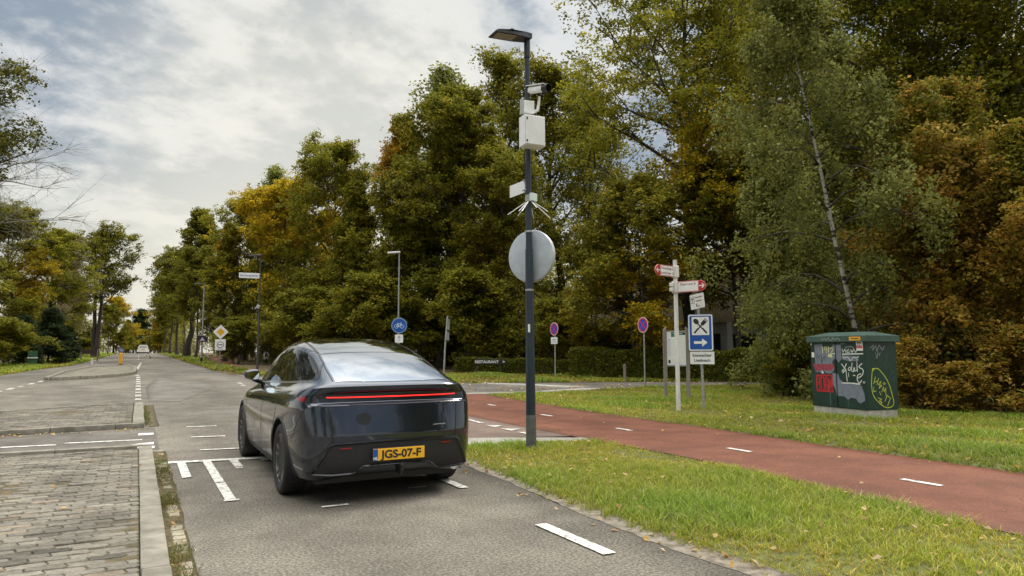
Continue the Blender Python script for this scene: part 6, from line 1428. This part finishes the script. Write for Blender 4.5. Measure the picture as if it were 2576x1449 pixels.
# ================================================================ grass, fallen leaves, weeds
M_grass = leaf_mat('grass_blades', .6, .4, .12)
GP = np.array([(.215, .255, .020), (.165, .215, .017), (.28, .28, .028), (.115, .165, .014), (.40, .345, .115), (.195, .24, .020), (.27, .215, .06)])
def inpoly(x, y, P):
    P = np.asarray(P); c = np.zeros(len(x), bool); j = len(P) - 1
    for i in range(len(P)):
        k = ((P[i, 1] > y) != (P[j, 1] > y)) & (x < (P[j, 0] - P[i, 0]) * (y - P[i, 1]) / (P[j, 1] - P[i, 1] + 1e-12) + P[i, 0]); c ^= k; j = i
    return c
def patchy(x, y, sc, seed):
    r = np.random.default_rng(seed); s = 0
    for _ in range(7):
        a = r.uniform(0, 6.28); f = r.uniform(.5, 2.2) / sc; s = s + np.sin((x * math.cos(a) + y * math.sin(a)) * f + r.uniform(0, 6.28))
    return s / 3.2
def grass(name, poly, dens_, hgt, wid, seed, holes=None, edge=0.0, pal=GP, tuft=5, thin=0.0):
    rng = np.random.default_rng(seed); P = np.array(poly, float); lo_, hi_ = P.min(0) - edge, P.max(0) + edge; area = np.prod(hi_ - lo_)
    n = int(area * dens_ / tuft); x, y = rng.uniform(lo_[0], hi_[0], n), rng.uniform(lo_[1], hi_[1], n)
    k = inpoly(x + rng.normal(0, edge + .01, n), y + rng.normal(0, edge + .01, n), P)
    pt = patchy(x, y, .55, seed); pt2 = patchy(x, y, 1.6, seed + 1)
    k &= rng.random(n) > np.clip(thin + .42 * (-pt - .1), 0, .92)
    if holes is not None: k &= ~holes(x, y)
    x, y, pt, pt2 = x[k], y[k], pt[k], pt2[k]; n = len(x)
    id_ = np.repeat(np.arange(n), tuft); m = len(id_)
    bx = x[id_] + rng.normal(0, .018, m); by = y[id_] + rng.normal(0, .018, m); bz = hh(by)
    H_ = hgt * rng.uniform(.45, 1.25, m) * (1 + .5 * np.clip(pt, -1, 1.3))[id_]
    a = rng.uniform(0, 6.28, m); ln = rng.uniform(.25, 1.5, m) * H_; dx, dy = np.cos(a) * ln, np.sin(a) * ln
    b = a + 1.57 + rng.normal(0, .5, m); w = wid * rng.uniform(.6, 1.3, m) / 2; wx, wy = np.cos(b) * w, np.sin(b) * w
    base = np.c_[bx, by, bz - .01]; mid_ = base + np.c_[dx * .35, dy * .35, H_ * .62]; tip = base + np.c_[dx, dy, H_]
    W = np.c_[wx, wy, np.zeros(m)]
    V = np.stack([base - W, base + W, mid_ + W * .85, mid_ - W * .85, tip], 1)
    V = np.stack([V[:, 0], V[:, 1], V[:, 2], V[:, 3], V[:, 3], V[:, 2], tip + W * .15, tip - W * .15], 1).reshape(-1, 3)
    i = np.arange(m)[:, None] * 8; F = np.concatenate([i + np.array([[0, 1, 2, 3]]), i + np.array([[4, 5, 6, 7]])])
    c = pal[rng.integers(0, len(pal), n)][id_] * .55 + pal[rng.integers(0, len(pal), m)] * .45
    c *= (1 + .22 * np.clip(pt2, -1.2, 1.2))[id_][:, None]; c[:, 0] *= (1 + .22 * np.clip(-pt, -1, 1))[id_]
    c *= rng.normal(1, .16, m).clip(.5, 1.6)[:, None]
    o = np_mesh(name, V, F, M_grass, col=np.repeat(c, 8, 0)); tag(o, kind='stuff'); return o
yv = np.arange(-3, 9.4, .5); V1 = [(xr(q) + .10, q) for q in yv] + [(4.2, 9.62), (5.2, 9.5), (6.5, 9.15)] + [(pxn(q) - .02, q) for q in yv[::-1]]
def lodge(x, y): return (np.hypot(x - LX, y - LY) < .085)
grass('verge_grass', [p for p in V1], 3000, .068, .0075, 71, lodge, .035)
yv = np.arange(-3, 19.6, .5)
V2 = [(pxf(q) + .02, q) for q in yv] + [(10.0, 19.8), (11.8, 19.6), (14.2, 20.3), (18.8, 20.4), (24, 19.2), (23, 17.5), (18.5, 13.2), (16.6, 10.2), (17.4, 7.2), (19.5, 3.2), (24, -3)]
V2n = [p for p in V2]
M2 = MC.inverted() @ TR((-CX, -CY, 0))
def incab(x, y):
    lx_ = (x - CX) * v.x + (y - CY) * v.y; ly_ = (x - CX) * u.x + (y - CY) * u.y
    return (lx_ > 0) & (lx_ < D_) & (ly_ > 0) & (ly_ < W_)
grass('lawn_grass', V2n, 1000, .070, .012, 72, incab, .05)
a, b = two([(9.45, -3), (9.5, 19.2)], [(24, -3), (20, 19.6)], 1.0)
M_turf = mat('turf_soil', (.055, .06, .012), 1.0, col2=(.12, .13, .022), vscale=5, bump=.5, bscale=40)
Yv = np.arange(-6, 9.5, .25); sheet('verge_turf', np.c_[xr(Yv) + .16, Yv], np.c_[pxn(Yv) + .05, Yv], 6, .002, M_turf)
Yv = np.arange(-6, 19.8, .25); sheet('lawn_turf', np.c_[pxf(Yv) - .03, Yv], np.c_[np.full(len(Yv), 26.), Yv], 10, .002, M_turf)
V3 = [(4.2, 38.4), (6.0, 33.5), (7.8, 29.8), (9.8, 27.0), (12.4, 25.6), (15.3, 24.7), (20.9, 22.8), (30, 19), (31, 21), (21, 26), (17.5, 30.5), (15, 33.5), (10, 36), (7, 36.8)]
grass('far_verge_grass', V3, 260, .11, .030, 73, None, .1)
o = MB().add([(x, y, h(x, y) + .0) for x, y in V3], [tuple(range(len(V3)))]).build('far_verge_turf', M_turf); tag(o, kind='structure'); bpy.data.objects.remove(o)
V4 = [(3.85, 40.2), (5.6, 39.6), (5.0, 52), (5.6, 70), (6.5, 95), (5.5, 140), (3.4, 140), (3.4, 84), (3.6, 57)]
grass('far_verge_grass', V4, 110, .13, .045, 74, None, .1)
V5 = [(xl(q) - .1, q) for q in np.arange(33, 150, 3)] + [(-7.5, 150), (-6.5, 95), (-8.5, 60), (-10.5, 45), (-10.5, 33)]
grass('far_verge_grass', V5, 150, .14, .045, 75, None, .12)
# fallen leaves on the grass, the path and the kerb
def litter(name, regs, seed):
    rng = np.random.default_rng(seed); Vs = []; Fs = []; Cs = []; b = 0
    LP = np.array([(.42, .29, .15), (.30, .17, .06), (.48, .38, .22), (.22, .12, .05), (.50, .34, .10)])
    for x0, y0, x1, y1, n, z, sz in regs:
        x, y = rng.uniform(x0, x1, n), rng.uniform(y0, y1, n)
        c = np.c_[x, y, hh(y) + z * rng.uniform(.4, 1.2, n)]
        V, F, col = leaf_cloud(rng, c, .004, 1, sz, LP, upb=1.4, coljit=.2, shape=.7); Vs.append(V); Fs.append(F + b); Cs.append(col); b += len(V)
    o = np_mesh(name, np.concatenate(Vs), np.concatenate(Fs), M_leaf, col=np.concatenate(Cs)); tag(o, kind='stuff')
litter('fallen_leaves', [(3.6, 1.5, 6.3, 9.2, 210, .05, .065), (3.35, 1.5, 3.8, 9.0, 60, .015, .05), (9.3, 2, 20, 19, 700, .06, .075), (6.5, 1, 9.2, 18, 44, .012, .055), (9.2, 1, 9.5, 18, 60, .05, .07), (10, 20.4, 24, 22.5, 260, .05, .10), (10, 24, 22, 27, 200, .06, .10), (-2.4, 3, .2, 11, 22, .10, .05), (-2.3, 14.3, .2, 14.6, 60, .02, .06), (.22, 3, .42, 11.2, 90, .03, .035)], 81)
# weeds and moss in the gutter and between kerb and pavers
WP = np.array([(.10, .12, .03), (.14, .13, .04), (.08, .09, .025), (.17, .12, .05)])
for i, (y0, y1, hg) in enumerate(((6.4, 7.7, .075), (4.5, 5.8, .06), (8.3, 9.7, .045), (3.2, 4.2, .06), (10.0, 11.1, .03), (3.0, 11.0, .025))):
    grass('gutter_weeds', [(.245, y0), (.36, y0), (.37, y1), (.245, y1)], 5200 if i < 5 else 2500, hg, .006, 90 + i, None, .02, WP, 6)
grass('paver_weeds', [(.035, 5.0), (.068, 5.0), (.068, 10.5), (.035, 10.5)], 3600, .035, .006, 97, None, .01, WP, 5, .35)
grass('gutter_weeds', [(.17, 15.2), (.27, 15.2), (.27, 20), (.17, 20)], 2200, .05, .010, 98, None, .02, WP, 6)
